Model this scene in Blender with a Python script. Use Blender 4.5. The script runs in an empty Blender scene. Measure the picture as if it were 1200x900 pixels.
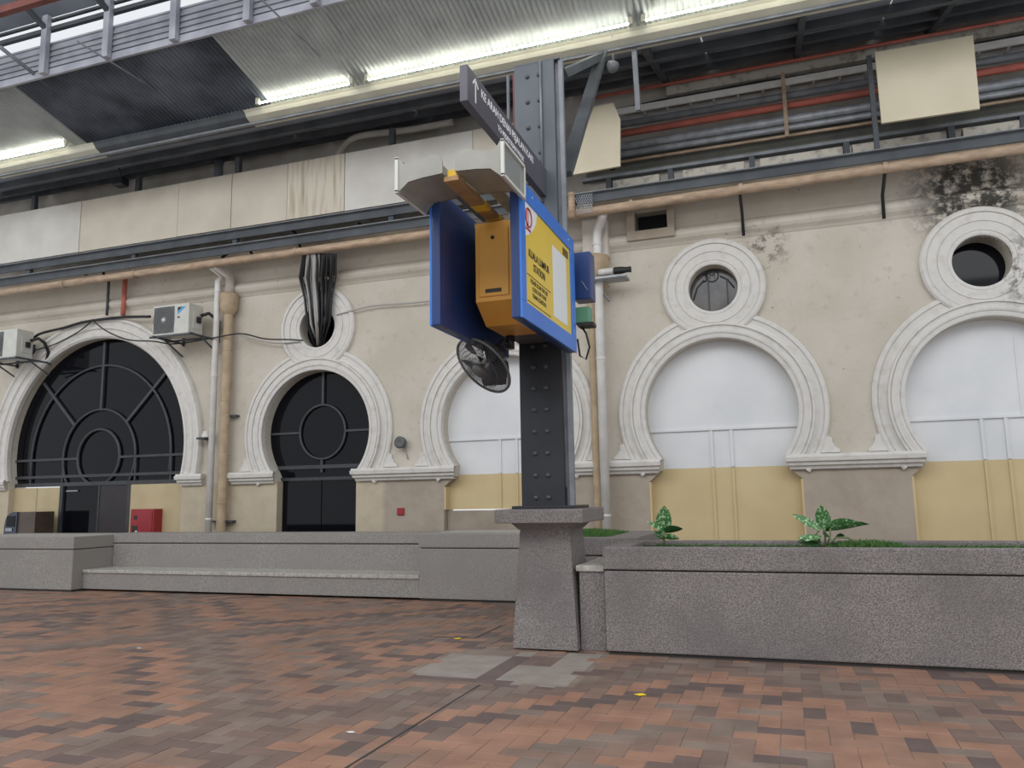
import bpy, bmesh, math, random
from mathutils import Vector, Matrix
from mathutils.geometry import tessellate_polygon
random.seed(7)
SC = bpy.context.scene
COL = SC.collection
PI = math.pi

# ------------------------------------------------------------------ camera
YAW, PITCH, ROLL, FPX = math.radians(19.144), math.radians(8.294), math.radians(-.982), 918.0
EYE = Vector((0, 0, 1.4))
fwd = Vector((-math.sin(YAW)*math.cos(PITCH), math.cos(YAW)*math.cos(PITCH), math.sin(PITCH)))
rt0 = Vector((math.cos(YAW), math.sin(YAW), 0)); up0 = rt0.cross(fwd)
RT = rt0*math.cos(ROLL)+up0*math.sin(ROLL); UP = up0*math.cos(ROLL)-rt0*math.sin(ROLL)
cd = bpy.data.cameras.new('camera'); cam = bpy.data.objects.new('camera', cd); COL.objects.link(cam)
cam.matrix_world = Matrix(((RT.x, UP.x, -fwd.x, EYE.x), (RT.y, UP.y, -fwd.y, EYE.y), (RT.z, UP.z, -fwd.z, EYE.z), (0, 0, 0, 1)))
cd.sensor_width = 36; cd.lens = FPX/1200*36; cd.clip_end = 200
SC.camera = cam

# ------------------------------------------------------------------ world, light, exposure
w = bpy.data.worlds.new('sky'); SC.world = w; w.use_nodes = True
bgn = w.node_tree.nodes['Background']
bgn.inputs['Color'].default_value = (.93, .96, 1.0, 1); bgn.inputs['Strength'].default_value = .90
SC.view_settings.view_transform = 'Standard'; SC.view_settings.look = 'None'
SC.view_settings.exposure = 0.0; SC.view_settings.gamma = 1.0; SC.view_settings.use_curve_mapping = False
# added unseen area light above the tracks, brightening the wall and boards
ld = bpy.data.lights.new('hall_fill_light', 'AREA'); ld.shape = 'RECTANGLE'; ld.size = 30; ld.size_y = 5; ld.energy = 1250; ld.color = (.97, .98, 1)
lo = bpy.data.objects.new('hall_fill_light', ld); COL.objects.link(lo); lo.location = (-4, -1.2, 10.2); lo.rotation_euler = (math.radians(45), 0, 0)

# ------------------------------------------------------------------ helpers
def ray(px, py): return RT*((px-600)/FPX) - UP*((py-450)/FPX) + fwd
def atY(px, py, y): d = ray(px, py); return EYE + d*(y/d.y)
def atX(px, py, x): d = ray(px, py); return EYE + d*(x/d.x)
def atZ(px, py, z): d = ray(px, py); return EYE + d*((z-EYE.z)/d.z)
def proj(p):
    q = Vector(p)-EYE; z = q.dot(fwd)
    return (600+q.dot(RT)/z*FPX, 450-q.dot(UP)/z*FPX, z)

def srgb(r, g, b):
    f = lambda c: (c/255/12.92 if c/255 <= .04045 else ((c/255+.055)/1.055)**2.4)
    return (f(r), f(g), f(b), 1)

def mat(name, c1, c2=None, scale=4, rough=.8, bump=0., bscale=60, metal=0., spec=.5, emit=None, estr=0, fac=(.35, .65), stretch=None):
    m = bpy.data.materials.new(name); m.use_nodes = True
    nt = m.node_tree; b = nt.nodes['Principled BSDF']
    b.inputs['Roughness'].default_value = rough; b.inputs['Metallic'].default_value = metal
    b.inputs['Specular IOR Level'].default_value = spec
    b.inputs['Base Color'].default_value = c1
    if c2 or bump:
        g = nt.nodes.new('ShaderNodeNewGeometry'); vec = g.outputs['Position']
        if stretch:
            mp = nt.nodes.new('ShaderNodeMapping'); mp.inputs['Scale'].default_value = stretch
            nt.links.new(vec, mp.inputs['Vector']); vec = mp.outputs['Vector']
    if c2:
        n = nt.nodes.new('ShaderNodeTexNoise'); n.inputs['Scale'].default_value = scale; n.inputs['Detail'].default_value = 6
        nt.links.new(vec, n.inputs['Vector'])
        mr = nt.nodes.new('ShaderNodeMapRange'); mr.inputs['From Min'].default_value = fac[0]; mr.inputs['From Max'].default_value = fac[1]
        nt.links.new(n.outputs['Fac'], mr.inputs['Value'])
        mx = nt.nodes.new('ShaderNodeMix'); mx.data_type = 'RGBA'
        mx.inputs['A'].default_value = c1; mx.inputs['B'].default_value = c2
        nt.links.new(mr.outputs['Result'], mx.inputs['Factor']); nt.links.new(mx.outputs['Result'], b.inputs['Base Color'])
    if bump:
        n2 = nt.nodes.new('ShaderNodeTexNoise'); n2.inputs['Scale'].default_value = bscale; n2.inputs['Detail'].default_value = 4
        nt.links.new(vec, n2.inputs['Vector'])
        bp = nt.nodes.new('ShaderNodeBump'); bp.inputs['Strength'].default_value = bump; bp.inputs['Distance'].default_value = .02
        nt.links.new(n2.outputs['Fac'], bp.inputs['Height']); nt.links.new(bp.outputs['Normal'], b.inputs['Normal'])
    if emit:
        b.inputs['Emission Color'].default_value = emit; b.inputs['Emission Strength'].default_value = estr
    return m

class MB:
    def __init__(s): s.v = []; s.f = []; s.sm = set(); s.mi = []
    def add(s, vs, fs, smooth=False, mi=0):
        o = len(s.v); s.v += [tuple(v) for v in vs]
        for f in fs:
            if smooth: s.sm.add(len(s.f))
            s.f.append([i+o for i in f]); s.mi.append(mi)
        return s
    def box(s, x0, x1, y0, y1, z0, z1, b=0, M=None):
        if b <= 0:
            vs = [(x, y, z) for z in (z0, z1) for y in (y0, y1) for x in (x0, x1)]
            fs = [(0, 2, 3, 1), (4, 5, 7, 6), (0, 1, 5, 4), (2, 6, 7, 3), (0, 4, 6, 2), (1, 3, 7, 5)]
        else:
            bm = bmesh.new(); bmesh.ops.create_cube(bm, size=1)
            for v in bm.verts: v.co = Vector(((x0+x1)/2+v.co.x*(x1-x0), (y0+y1)/2+v.co.y*(y1-y0), (z0+z1)/2+v.co.z*(z1-z0)))
            bmesh.ops.bevel(bm, geom=bm.edges[:], offset=b, segments=2, affect='EDGES', profile=.6)
            bm.verts.index_update(); vs = [v.co.copy() for v in bm.verts]; fs = [[v.index for v in f.verts] for f in bm.faces]; bm.free()
        if M: vs = [M @ Vector(v) for v in vs]
        return s.add(vs, fs)
    def tube(s, path, r, n=8, cap=True, smooth=True):
        path = [Vector(p) for p in path]; k = len(path); vs = []; fs = []
        rs = r if isinstance(r, (list, tuple)) else [r]*k
        pn = None
        for i, p in enumerate(path):
            t = (path[min(i+1, k-1)]-path[max(i-1, 0)]).normalized()
            if pn is None:
                a = Vector((0, 0, 1)) if abs(t.z) < .9 else Vector((1, 0, 0)); pn = (a-t*a.dot(t)).normalized()
            else:
                pn = (pn-t*pn.dot(t)).normalized()
            bn = t.cross(pn)
            for j in range(n):
                q = 2*PI*j/n; vs.append(p+(pn*math.cos(q)+bn*math.sin(q))*rs[i])
        for i in range(k-1):
            for j in range(n):
                a = i*n+j; b = i*n+(j+1) % n; fs.append((a, b, b+n, a+n))
        s.add(vs, fs, smooth)
        if cap:
            o = len(s.v)-len(vs)
            s.f.append([o+j for j in range(n)][::-1]); s.mi.append(0); s.f.append([o+(k-1)*n+j for j in range(n)]); s.mi.append(0)
        return s
    def prism(s, poly, fn, d0, d1):
        n = len(poly); vs = [fn(a, b, d0) for a, b in poly]+[fn(a, b, d1) for a, b in poly]
        tris = tessellate_polygon([[Vector((a, b, 0)) for a, b in poly]])
        fs = [tuple(t) for t in tris]+[tuple(i+n for i in t[::-1]) for t in tris]
        fs += [(i, (i+1) % n, (i+1) % n+n, i+n) for i in range(n)]
        return s.add(vs, fs)
    def lathe(s, prof, c, ax, n=24, smooth=True):
        ax = Vector(ax).normalized(); a = Vector((0, 0, 1)) if abs(ax.z) < .9 else Vector((1, 0, 0))
        e1 = (a-ax*a.dot(ax)).normalized(); e2 = ax.cross(e1); c = Vector(c); k = len(prof); vs = []
        for (r, h) in prof:
            for j in range(n):
                q = 2*PI*j/n; vs.append(c+ax*h+(e1*math.cos(q)+e2*math.sin(q))*r)
        fs = [(i*n+j, i*n+(j+1) % n, (i+1)*n+(j+1) % n, (i+1)*n+j) for i in range(k-1) for j in range(n)]
        return s.add(vs, fs, smooth)
    def bar(s, a, b, wd, th, upv=(0, 0, 1)):
        a, b = Vector(a), Vector(b); t = (b-a).normalized(); u = Vector(upv); u = (u-t*u.dot(t)).normalized(); sd = t.cross(u)
        vs = [p+sd*(wd/2*i)+u*(th/2*j) for p in (a, b) for i, j in ((-1, -1), (1, -1), (1, 1), (-1, 1))]
        return s.add(vs, [(0, 1, 2, 3), (7, 6, 5, 4), (0, 4, 5, 1), (1, 5, 6, 2), (2, 6, 7, 3), (3, 7, 4, 0)])
    def mesh(s, name, mats):
        me = bpy.data.meshes.new(name); me.from_pydata(s.v, [], s.f)
        for m in (mats if isinstance(mats, list) else [mats]): me.materials.append(m)
        if isinstance(mats, list): me.polygons.foreach_set('material_index', s.mi)
        if s.sm: me.polygons.foreach_set('use_smooth', [i in s.sm for i in range(len(s.f))])
        bm = bmesh.new(); bm.from_mesh(me); bmesh.ops.recalc_face_normals(bm, faces=bm.faces); bm.to_mesh(me); bm.free()
        me.update(); return me
    def build(s, name, m, parent=None, label=None, kind=None):
        return link(name, s.mesh(name, m), parent, label, kind)

def link(name, me, parent=None, label=None, kind=None):
    o = bpy.data.objects.new(name, me); COL.objects.link(o)
    if parent:
        o.parent = parent; o.matrix_parent_inverse = Matrix.Translation(-parent.location) if parent.type == 'EMPTY' else Matrix()
    if label: o['label'] = label
    if kind: o['kind'] = kind
    return o
def tag(o, label, cat, group=None, kind=None):
    o['label'] = label; o['category'] = cat
    if group: o['group'] = group
    if kind: o['kind'] = kind
    return o
def thing(name, loc, label, cat, group=None, kind=None):
    o = bpy.data.objects.new(name, None); COL.objects.link(o); o.location = loc; o.empty_display_size = .1
    return tag(o, label, cat, group, kind)
def text(name, body, size, M, m, parent, align='LEFT', ext=.001, sx=1., bold=0.0):
    cu = bpy.data.curves.new(name, 'FONT'); cu.body = body; cu.size = size; cu.align_x = align; cu.extrude = ext; cu.offset = bold; cu.resolution_u = 3
    t = bpy.data.objects.new('tmp', cu); COL.objects.link(t); bpy.context.view_layer.update()
    me = bpy.data.meshes.new_from_object(t.evaluated_get(bpy.context.evaluated_depsgraph_get())); bpy.data.objects.remove(t)
    me.transform(M @ Matrix.Diagonal((sx, 1, 1, 1))); me.materials.clear(); me.materials.append(m)
    return link(name, me, parent)
def faceX(x, y, z):   # a text plane facing +X, reading towards +Y
    return Matrix(((0, 0, 1, x), (1, 0, 0, y), (0, 1, 0, z), (0, 0, 0, 1)))
def faceC(x, y, z):   # a text plane facing -Y
    return Matrix(((1, 0, 0, x), (0, 0, -1, y), (0, 1, 0, z), (0, 0, 0, 1)))
XZ = lambda a, b, d: (a, d, b)
YZ = lambda a, b, d: (d, a, b)
XY = lambda a, b, d: (a, b, d)

# ------------------------------------------------------------------ materials
M = {}
def wall_material():
    m = bpy.data.materials.new('painted_plaster'); m.use_nodes = True; nt = m.node_tree; b = nt.nodes['Principled BSDF']; L = nt.links.new
    b.inputs['Roughness'].default_value = .9; b.inputs['Specular IOR Level'].default_value = .2
    g = nt.nodes.new('ShaderNodeNewGeometry'); sep = nt.nodes.new('ShaderNodeSeparateXYZ'); L(g.outputs['Position'], sep.inputs[0])
    def noise(sc, det=6, vec=g.outputs['Position'], rough=.6):
        n = nt.nodes.new('ShaderNodeTexNoise'); n.inputs['Scale'].default_value = sc; n.inputs['Detail'].default_value = det; n.inputs['Roughness'].default_value = rough; L(vec, n.inputs['Vector']); return n.outputs['Fac']
    def rng(v, a, c, lo=0., hi=1.):
        r = nt.nodes.new('ShaderNodeMapRange'); r.inputs['From Min'].default_value = a; r.inputs['From Max'].default_value = c; r.inputs['To Min'].default_value = lo; r.inputs['To Max'].default_value = hi; L(v, r.inputs['Value']); return r.outputs['Result']
    def mix(f, A, B):
        x = nt.nodes.new('ShaderNodeMix'); x.data_type = 'RGBA'; L(f, x.inputs['Factor'])
        for s, val in (('A', A), ('B', B)):
            if isinstance(val, tuple): x.inputs[s].default_value = val
            else: L(val, x.inputs[s])
        return x.outputs['Result']
    def mul(a, c):
        x = nt.nodes.new('ShaderNodeMath'); x.operation = 'MULTIPLY'; L(a, x.inputs[0])
        if isinstance(c, float): x.inputs[1].default_value = c
        else: L(c, x.inputs[1])
        return x.outputs[0]
    c = mix(rng(noise(.8), .35, .65), srgb(206, 199, 187), srgb(192, 184, 170))
    c = mix(rng(noise(6), .58, .75, 0, .6), c, srgb(176, 167, 153))
    # bare flaked spots
    c = mix(rng(noise(9, 3), .70, .73, 0, .8), c, srgb(120, 112, 100))
    # dado paint below the imposts (taupe on the right, buff on the left)
    dado = rng(sep.outputs['Z'], 1.80, 1.79)
    taupe = mix(rng(noise(3), .4, .7), srgb(176, 164, 150), srgb(164, 152, 138))
    buff = mix(rng(noise(3), .4, .7), srgb(196, 184, 162), srgb(184, 172, 150))
    c = mix(dado, c, mix(rng(sep.outputs['X'], -7.0, -6.9), buff, taupe))
    # black mould patch by the round window at the right
    vd = nt.nodes.new('ShaderNodeVectorMath'); vd.operation = 'DISTANCE'; L(g.outputs['Position'], vd.inputs[0]); vd.inputs[1].default_value = (2.85, 12.8, 5.80)
    c = mix(mul(rng(vd.outputs['Value'], 1.05, .45), rng(noise(5, 8, rough=.75), .40, .52, 0, .92)), c, srgb(46, 46, 44))
    vd2 = nt.nodes.new('ShaderNodeVectorMath'); vd2.operation = 'DISTANCE'; L(g.outputs['Position'], vd2.inputs[0]); vd2.inputs[1].default_value = (-.1, 12.8, 5.35)
    c = mix(mul(rng(vd2.outputs['Value'], .5, .1), rng(noise(7, 8, rough=.7), .5, .6, 0, .8)), c, srgb(84, 82, 76))
    L(c, b.inputs['Base Color'])
    bp = nt.nodes.new('ShaderNodeBump'); bp.inputs['Strength'].default_value = .35; bp.inputs['Distance'].default_value = .02
    L(noise(14, 8), bp.inputs['Height']); L(bp.outputs['Normal'], b.inputs['Normal'])
    return m
M['wall'] = wall_material()
M['mould'] = mat('white_stucco', srgb(214, 211, 206), srgb(196, 191, 184), 7, .85, .25, 26, fac=(.5, .8))
def stained(src, centre, r0, r1):
    m = src.copy(); nt = m.node_tree; L = nt.links.new; bs = nt.nodes['Principled BSDF']; old = bs.inputs['Base Color'].links[0].from_socket
    g = nt.nodes.new('ShaderNodeNewGeometry'); vd = nt.nodes.new('ShaderNodeVectorMath'); vd.operation = 'DISTANCE'; L(g.outputs['Position'], vd.inputs[0]); vd.inputs[1].default_value = centre
    r = nt.nodes.new('ShaderNodeMapRange'); r.inputs['From Min'].default_value = r0; r.inputs['From Max'].default_value = r1; L(vd.outputs['Value'], r.inputs['Value'])
    n = nt.nodes.new('ShaderNodeTexNoise'); n.inputs['Scale'].default_value = 8; n.inputs['Detail'].default_value = 8; n.inputs['Roughness'].default_value = .7; L(g.outputs['Position'], n.inputs['Vector'])
    q = nt.nodes.new('ShaderNodeMapRange'); q.inputs['From Min'].default_value = .48; q.inputs['From Max'].default_value = .58; L(n.outputs['Fac'], q.inputs['Value'])
    k = nt.nodes.new('ShaderNodeMath'); k.operation = 'MULTIPLY'; L(r.outputs['Result'], k.inputs[0]); L(q.outputs['Result'], k.inputs[1])
    x = nt.nodes.new('ShaderNodeMix'); x.data_type = 'RGBA'; x.inputs['B'].default_value = srgb(60, 58, 54); L(old, x.inputs['A']); L(k.outputs[0], x.inputs['Factor']); L(x.outputs['Result'], bs.inputs['Base Color'])
    return m
M['mould5'] = stained(M['mould'], (3.6, 12.7, 4.5), .75, .2)
M['white'] = mat('white_board', srgb(226, 227, 228), srgb(214, 216, 218), 1.2, .6)
M['yellow'] = mat('buff_board', srgb(210, 191, 148), srgb(202, 181, 138), 1.5, .7)
M['plinth'] = mat('taupe_plinth', srgb(166, 154, 138), srgb(152, 140, 124), 3, .85)
M['tan'] = mat('tan_panel', srgb(196, 180, 144), srgb(186, 168, 132), 2, .7)
M['glass'] = mat('dark_glass', srgb(15, 16, 21), None, rough=.05, spec=.22)
M['frame'] = mat('dark_window_frame', srgb(62, 64, 68), srgb(52, 54, 58), 6, .5)
M['dark'] = mat('dark_interior', srgb(26, 26, 28), None, rough=.9)
M['doorp'] = mat('dark_brown_door', srgb(48, 42, 44), srgb(40, 36, 38), 4, .5)
def pebble(name, a, b, c):
    m = mat(name, a, b, 95, .9, .4, 95, fac=(.4, .6)); nt = m.node_tree; L = nt.links.new
    bs = nt.nodes['Principled BSDF']; src = bs.inputs['Base Color'].links[0].from_socket
    g = nt.nodes.new('ShaderNodeNewGeometry'); n = nt.nodes.new('ShaderNodeTexNoise'); n.inputs['Scale'].default_value = 1.3; n.inputs['Detail'].default_value = 5; L(g.outputs['Position'], n.inputs['Vector'])
    r = nt.nodes.new('ShaderNodeMapRange'); r.inputs['From Min'].default_value = .4; r.inputs['From Max'].default_value = .68; r.inputs['To Max'].default_value = .75; L(n.outputs['Fac'], r.inputs['Value'])
    x = nt.nodes.new('ShaderNodeMix'); x.data_type = 'RGBA'; x.inputs['B'].default_value = c; L(src, x.inputs['A']); L(r.outputs['Result'], x.inputs['Factor']); L(x.outputs['Result'], bs.inputs['Base Color'])
    return m
M['conc'] = pebble('pebble_dash_concrete', srgb(150, 143, 140), srgb(104, 99, 97), srgb(108, 102, 101))
M['conc2'] = pebble('pale_washed_concrete', srgb(164, 160, 154), srgb(124, 120, 116), srgb(138, 134, 130))
M['coping'] = mat('coping_concrete', srgb(186, 182, 174), srgb(150, 146, 140), 30, .9, .3, 60)
M['soil'] = mat('soil', srgb(66, 58, 48), srgb(44, 40, 34), 30, .95, .5, 50)
M['groove'] = mat('dark_joint_mortar', srgb(58, 56, 54), None, rough=.95)  # dark mortar of joints, seams and grooves
M['mortar'] = mat('mortar', srgb(140, 126, 114), srgb(112, 98, 88), 3, .95)
M['slab'] = mat('grey_paving', srgb(150, 141, 133), srgb(136, 127, 119), 5, .6, .1, 30)
BR = [((150, 116, 98), 5), ((158, 120, 100), 4), ((138, 113, 100), 5), ((124, 104, 95), 6), ((116, 97, 90), 5), ((130, 114, 104), 6), ((136, 119, 108), 4), ((106, 90, 86), 3)]
BRM = [mat('clay_paver', srgb(*c), srgb(*[int(k*.88) for k in c]), 3.5, .5, .08, 40, spec=.4) for c, _ in BR]
M['grey_col'] = mat('veil_grey_steel', srgb(88, 94, 100), srgb(76, 82, 88), 2, .55)  # column steel greyed, the window-reflection veil put into its colour
M['black'] = mat('black_steel', srgb(38, 40, 46), srgb(30, 31, 36), 3, .45)
M['rivet'] = mat('rivet_steel', srgb(70, 72, 78), None, rough=.4)
M['steel'] = mat('grey_steel', srgb(128, 132, 136), srgb(108, 112, 118), 5, .5)
M['dsteel'] = mat('dark_grey_steel', srgb(84, 89, 93), srgb(66, 70, 75), 2, .7)
M['galv'] = mat('galvanised', srgb(170, 174, 178), srgb(140, 144, 150), 6, .4, metal=.3)
M['red'] = mat('red_pipe', srgb(200, 112, 94), srgb(176, 100, 88), 5, .6)
M['redcab'] = mat('red_enamel', srgb(158, 40, 48), srgb(146, 38, 46), 4, .4)
M['blue'] = mat('blue_panel', srgb(54, 120, 212), srgb(48, 112, 204), 3, .35)
M['navy'] = mat('blue_panel_shell', srgb(36, 62, 116), srgb(30, 54, 104), 2, .35)
M['orange'] = mat('orange_cabinet', srgb(226, 166, 72), srgb(218, 156, 64), 3, .5)
M['poster'] = mat('yellow_poster', srgb(228, 198, 74), srgb(222, 190, 66), 2, .35)
M['pwhite'] = mat('poster_white', srgb(226, 230, 232), None, rough=.35)
M['ink'] = mat('ink', srgb(50, 46, 40), None, rough=.6)
M['logored'] = mat('logo_red', srgb(170, 50, 60), None, rough=.5)
M['ytape'] = mat('yellow_tape', srgb(238, 196, 60), None, rough=.5)
M['bracket'] = mat('brown_bracket', srgb(176, 140, 96), srgb(150, 118, 84), 8, .6)
M['hood'] = mat('grey_plastic', srgb(158, 157, 148), srgb(144, 143, 134), 4, .35)
M['hood2'] = mat('pale_grey_rim', srgb(206, 206, 198), None, rough=.35)
M['lens'] = mat('smoky_lens', srgb(140, 144, 142), None, rough=.12)
M['signg'] = mat('charcoal_sign', srgb(84, 82, 92), srgb(78, 76, 86), 3, .4)
M['txt'] = mat('white_lettering', srgb(236, 236, 238), None, rough=.5)
M['pvc'] = mat('white_pvc', srgb(222, 220, 216), srgb(206, 203, 198), 4, .4)
M['tanpipe'] = mat('tan_pipe', srgb(184, 164, 136), srgb(166, 146, 120), 5, .7)
M['gutter'] = mat('tan_gutter', srgb(190, 166, 140), srgb(160, 136, 114), 4, .6, stretch=(1, 1, 4))
M['acw'] = mat('ivory_casing', srgb(206, 206, 198), srgb(196, 196, 188), 5, .4)
M['grille'] = mat('grey_grille', srgb(96, 98, 98), srgb(84, 86, 88), 8, .5)
M['cable'] = mat('black_cable', srgb(34, 34, 36), None, rough=.6)
M['cablew'] = mat('grey_cable', srgb(170, 168, 166), None, rough=.6)
M['lblue'] = mat('logo_blue', srgb(60, 160, 220), None, rough=.5)
M['clad'] = mat('cream_cladding', srgb(206, 198, 182), srgb(192, 184, 168), 1.4, .75, fac=(.35, .7))
M['clads'] = mat('rust_streaked_cladding', srgb(206, 198, 182), srgb(168, 152, 128), 3, .75, fac=(.45, .75), stretch=(4, 1, .35))
M['cladw'] = mat('pale_cladding', srgb(212, 209, 202), srgb(198, 194, 186), 1.4, .75)
M['cladr'] = mat('warm_cream_board', srgb(222, 212, 186), srgb(210, 200, 174), 1.2, .75)
M['upwall'] = mat('grimy_plaster', srgb(214, 207, 197), srgb(186, 178, 168), 1.6, .9, .3, 20)
M['parapet'] = mat('stained_parapet', srgb(198, 192, 180), srgb(146, 140, 130), 7, .9, .3, 20, fac=(.5, .7))
M['sheet'] = mat('zinc_sheet', srgb(192, 198, 198), srgb(172, 178, 180), 2, .4, metal=.2)
M['dsheet'] = mat('reflection_dark_sheet', srgb(112, 120, 132), srgb(64, 70, 80), 1.1, .8)  # dark window-reflection patch painted into the sheet colour
M['soffit'] = mat('dark_soffit', srgb(138, 145, 156), srgb(104, 110, 120), .8, .8)
M['beam'] = mat('cream_beam', srgb(206, 204, 186), srgb(190, 188, 170), 2, .5)
M['louvre'] = mat('grey_louvre', srgb(170, 172, 180), srgb(146, 148, 158), 3, .5)
M['reddim'] = mat('dull_red_steel', srgb(128, 78, 70), srgb(110, 66, 60), 3, .8)
M['tube'] = mat('lit_tube', srgb(250, 250, 235), None, emit=(1, .98, .82, 1), estr=15)
M['grass'] = mat('grass', srgb(88, 128, 62), srgb(60, 96, 44), 14, .8)
M['leaf'] = mat('variegated_leaf', srgb(70, 120, 66), srgb(176, 204, 160), 45, .4, fac=(.52, .62))
M['leafd'] = mat('dark_leaf', srgb(60, 104, 56), srgb(46, 84, 46), 12, .4)
M['stem'] = mat('stem', srgb(110, 120, 80), None, rough=.6)
M['green'] = mat('green_box', srgb(96, 150, 120), None, rough=.5)
M['litter'] = mat('yellow_wrapper', srgb(244, 212, 40), None, rough=.5)

YW = 12.8
# ================================================================== FLOOR
fl = MB().box(-19, 7, -4, 14, -.3, -.0035).build('floor', M['mortar'])
tag(fl, 'platform floor of brown and orange clay pavers laid in herringbone', 'floor', kind='structure')
BL, BW = .268, .134
pz = [atZ(*q, 0) for q in ((470, 797), (520, 765), (712, 765), (655, 812))]
SX0, SX1, SY0, SY1 = -3.02, -1.66, 5.78, 7.16
def in_patch(x, y): return SX0 < x < SX1 and SY0 < y < SY1
cum = [i for i, (_, wt) in enumerate(BR) for _ in range(wt)]
cells = []
for j in range(int(2.2/BW), int(10.6/BW)):
    for i in range(int(-14.5/BW), int(4.8/BW)):
        k = (i-j) % 4
        if k not in (0, 3): continue
        x0, y0 = i*BW, j*BW
        wx, wy = (BL, BW) if k == 0 else (BW, BL)
        cx, cy = x0+wx/2, y0+wy/2
        if in_patch(cx, cy): continue
        if cx > -1.62 and cy > 7.3: continue
        px, py, zc = proj((cx, cy, 0))
        if px < -160 or px > 1360 or py > 1010: continue
        dg = (i-j)//4
        rr = random.Random(dg*131+(i+j)//9*17)      # batches of one firing run in short zigzags
        ci = rr.choice(cum)
        fx_ = abs((cx+.6+2.75) % 5.5-2.75)+abs((cy-4.3+2.75) % 5.5-2.75)   # concentric diamonds of alternating clay batches
        rr = random.Random(int(fx_/.21)*37); ci = rr.choice(cum) if random.random() < .8 else random.choice(cum)
        cells.append((cy*cy+cx*cx, cx, cy, k, ci, 0 <= px <= 1200 and py <= 900))
cells.sort()
def brick_geo(mb, wx, wy, cx=0, cy=0, dz=0, mi=0):
    g = .002; c = .002; a, b = wx/2-g, wy/2-g
    vs = [(cx+sx*a, cy+sy*b, -.006) for sx, sy in ((-1, -1), (1, -1), (1, 1), (-1, 1))]
    vs += [(cx+sx*a, cy+sy*b, dz-c) for sx, sy in ((-1, -1), (1, -1), (1, 1), (-1, 1))]
    vs += [(cx+sx*(a-c), cy+sy*(b-c), dz) for sx, sy in ((-1, -1), (1, -1), (1, 1), (-1, 1))]
    fs = [(8, 9, 10, 11)]+[(q+e, q+(e+1) % 4, q+4+(e+1) % 4, q+4+e) for q in (0, 4) for e in range(4)]
    mb.add(vs, fs, mi=mi)
bmesh_cache = {}
for k in (0, 3):
    for ci in range(len(BR)):
        mb = MB(); brick_geo(mb, *((BL, BW) if k == 0 else (BW, BL))); bmesh_cache[k, ci] = mb.mesh('brick', BRM[ci])
near = 0; rest = MB()
for d, cx, cy, k, ci, vis in cells:
    dz = random.uniform(-.0015, .0015)
    if vis and near < 300:
        o = link('brick', bmesh_cache[k, ci], fl); o.location = (cx, cy, dz); near += 1
    else:
        brick_geo(rest, *((BL, BW) if k == 0 else (BW, BL)), cx, cy, dz, ci)
rest.build('brick_field', BRM, fl, 'herringbone clay pavers further away', 'stuff')
# grey patch of slabs at the pedestal's foot
def slab(x0, x1, y0, y1, m, nm='paving_slab'): return MB().box(x0+.003, x1-.003, y0+.003, y1-.003, -.014, -.001, .003).build(nm, m, fl)
xa, xb, xc = -3.02, -2.42, -2.26
for y0, y1 in ((5.98, 6.42), (6.42, 6.86)): slab(xa, xb, y0, y1, M['slab'])
slab(xb, xb+.16, 5.98, 6.9, BRM[7], 'border_brick'); slab(xa, -2.1, 5.86, 5.98, BRM[7], 'border_brick')
slab(xa, xb, 6.86, 7.16, BRM[6]); slab(xb, xc, 6.9, 7.16, M['slab'])
slab(xc, -1.66, 5.98, 6.55, M['slab']); slab(-1.98, -1.66, 6.55, 7.16, M['slab'])
slab(-2.1, -1.66, 5.86, 5.98, M['slab']); slab(xa, -2.2, 5.78, 5.86, BRM[3]); slab(-2.2, -1.66, 5.78, 5.86, BRM[7], 'border_brick')
for i in range(2):
    for j in range(3): slab(-2.26+.14*i, -2.12+.14*i, 6.55+.2*j, 6.75+.2*j, BRM[(3, 4, 2, 4, 3, 5)[i*3+j]], 'cover_tile')
# expansion joint running away from the camera and the seams of an access cover
jx = atZ(486, 850, 0).x
MB().box(jx-.008, jx+.008, 2.2, 5.78, -.012, .0022).build('expansion_joint', M['groove'], fl, 'thin dark joint line')
a, b, c = atZ(494, 746, 0), atZ(556, 748, 0), atZ(586, 733, 0)
MB().box(a.x, b.x, b.y-.009, b.y+.009, -.012, .0022).box(b.x-.009, b.x+.009, b.y, c.y, -.012, .0022).build('access_cover_seam', M['groove'], fl, 'dark seam of a floor cover')

# ================================================================== BACK WALL with openings
BAYS = {2: -8.38, 3: -4.58, 4: -.95, 5: 2.88}
CZ, RI, RO, RCZ, RRI, RRO = 2.71, 1.18, 1.62, 4.72, .39, .82
def horseshoe(cx, ri=RI, wl=1.17, wn=.96, z0=.02, zi=1.8, n=40, tie=1.62):
    zt = 2.0; a0 = math.asin((zt-CZ)/ri); pts = [(cx-wl, z0), (cx+wl, z0), (cx+wl, tie), (cx+wn, zi)]
    for i in range(n+1):
        t = a0+(PI-2*a0)*i/n; pts.append((cx+ri*math.cos(t), CZ+ri*math.sin(t)))
    return pts+[(cx-wn, zi), (cx-wl, tie)]
def circ(cx, cz, r, n=40): return [(cx+r*math.cos(2*PI*i/n), cz+r*math.sin(2*PI*i/n)) for i in range(n)]
B1X, B1Z, B1R = -13.87, 2.55, 2.44
def bigarch(r, z0=.02, n=48):
    a0 = math.asin((1.9-B1Z)/r); pts = [(B1X-2.36, z0), (B1X+2.36, z0), (B1X+2.36, 1.9)]
    for i in range(n+1):
        t = a0+(PI-2*a0)*i/n; pts.append((B1X+r*math.cos(t), B1Z+r*math.sin(t)))
    return pts+[(B1X-2.36, 1.9)]
outer = [(-19, 0), (7, 0), (7, 6.28), (-19, 6.28)]
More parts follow.
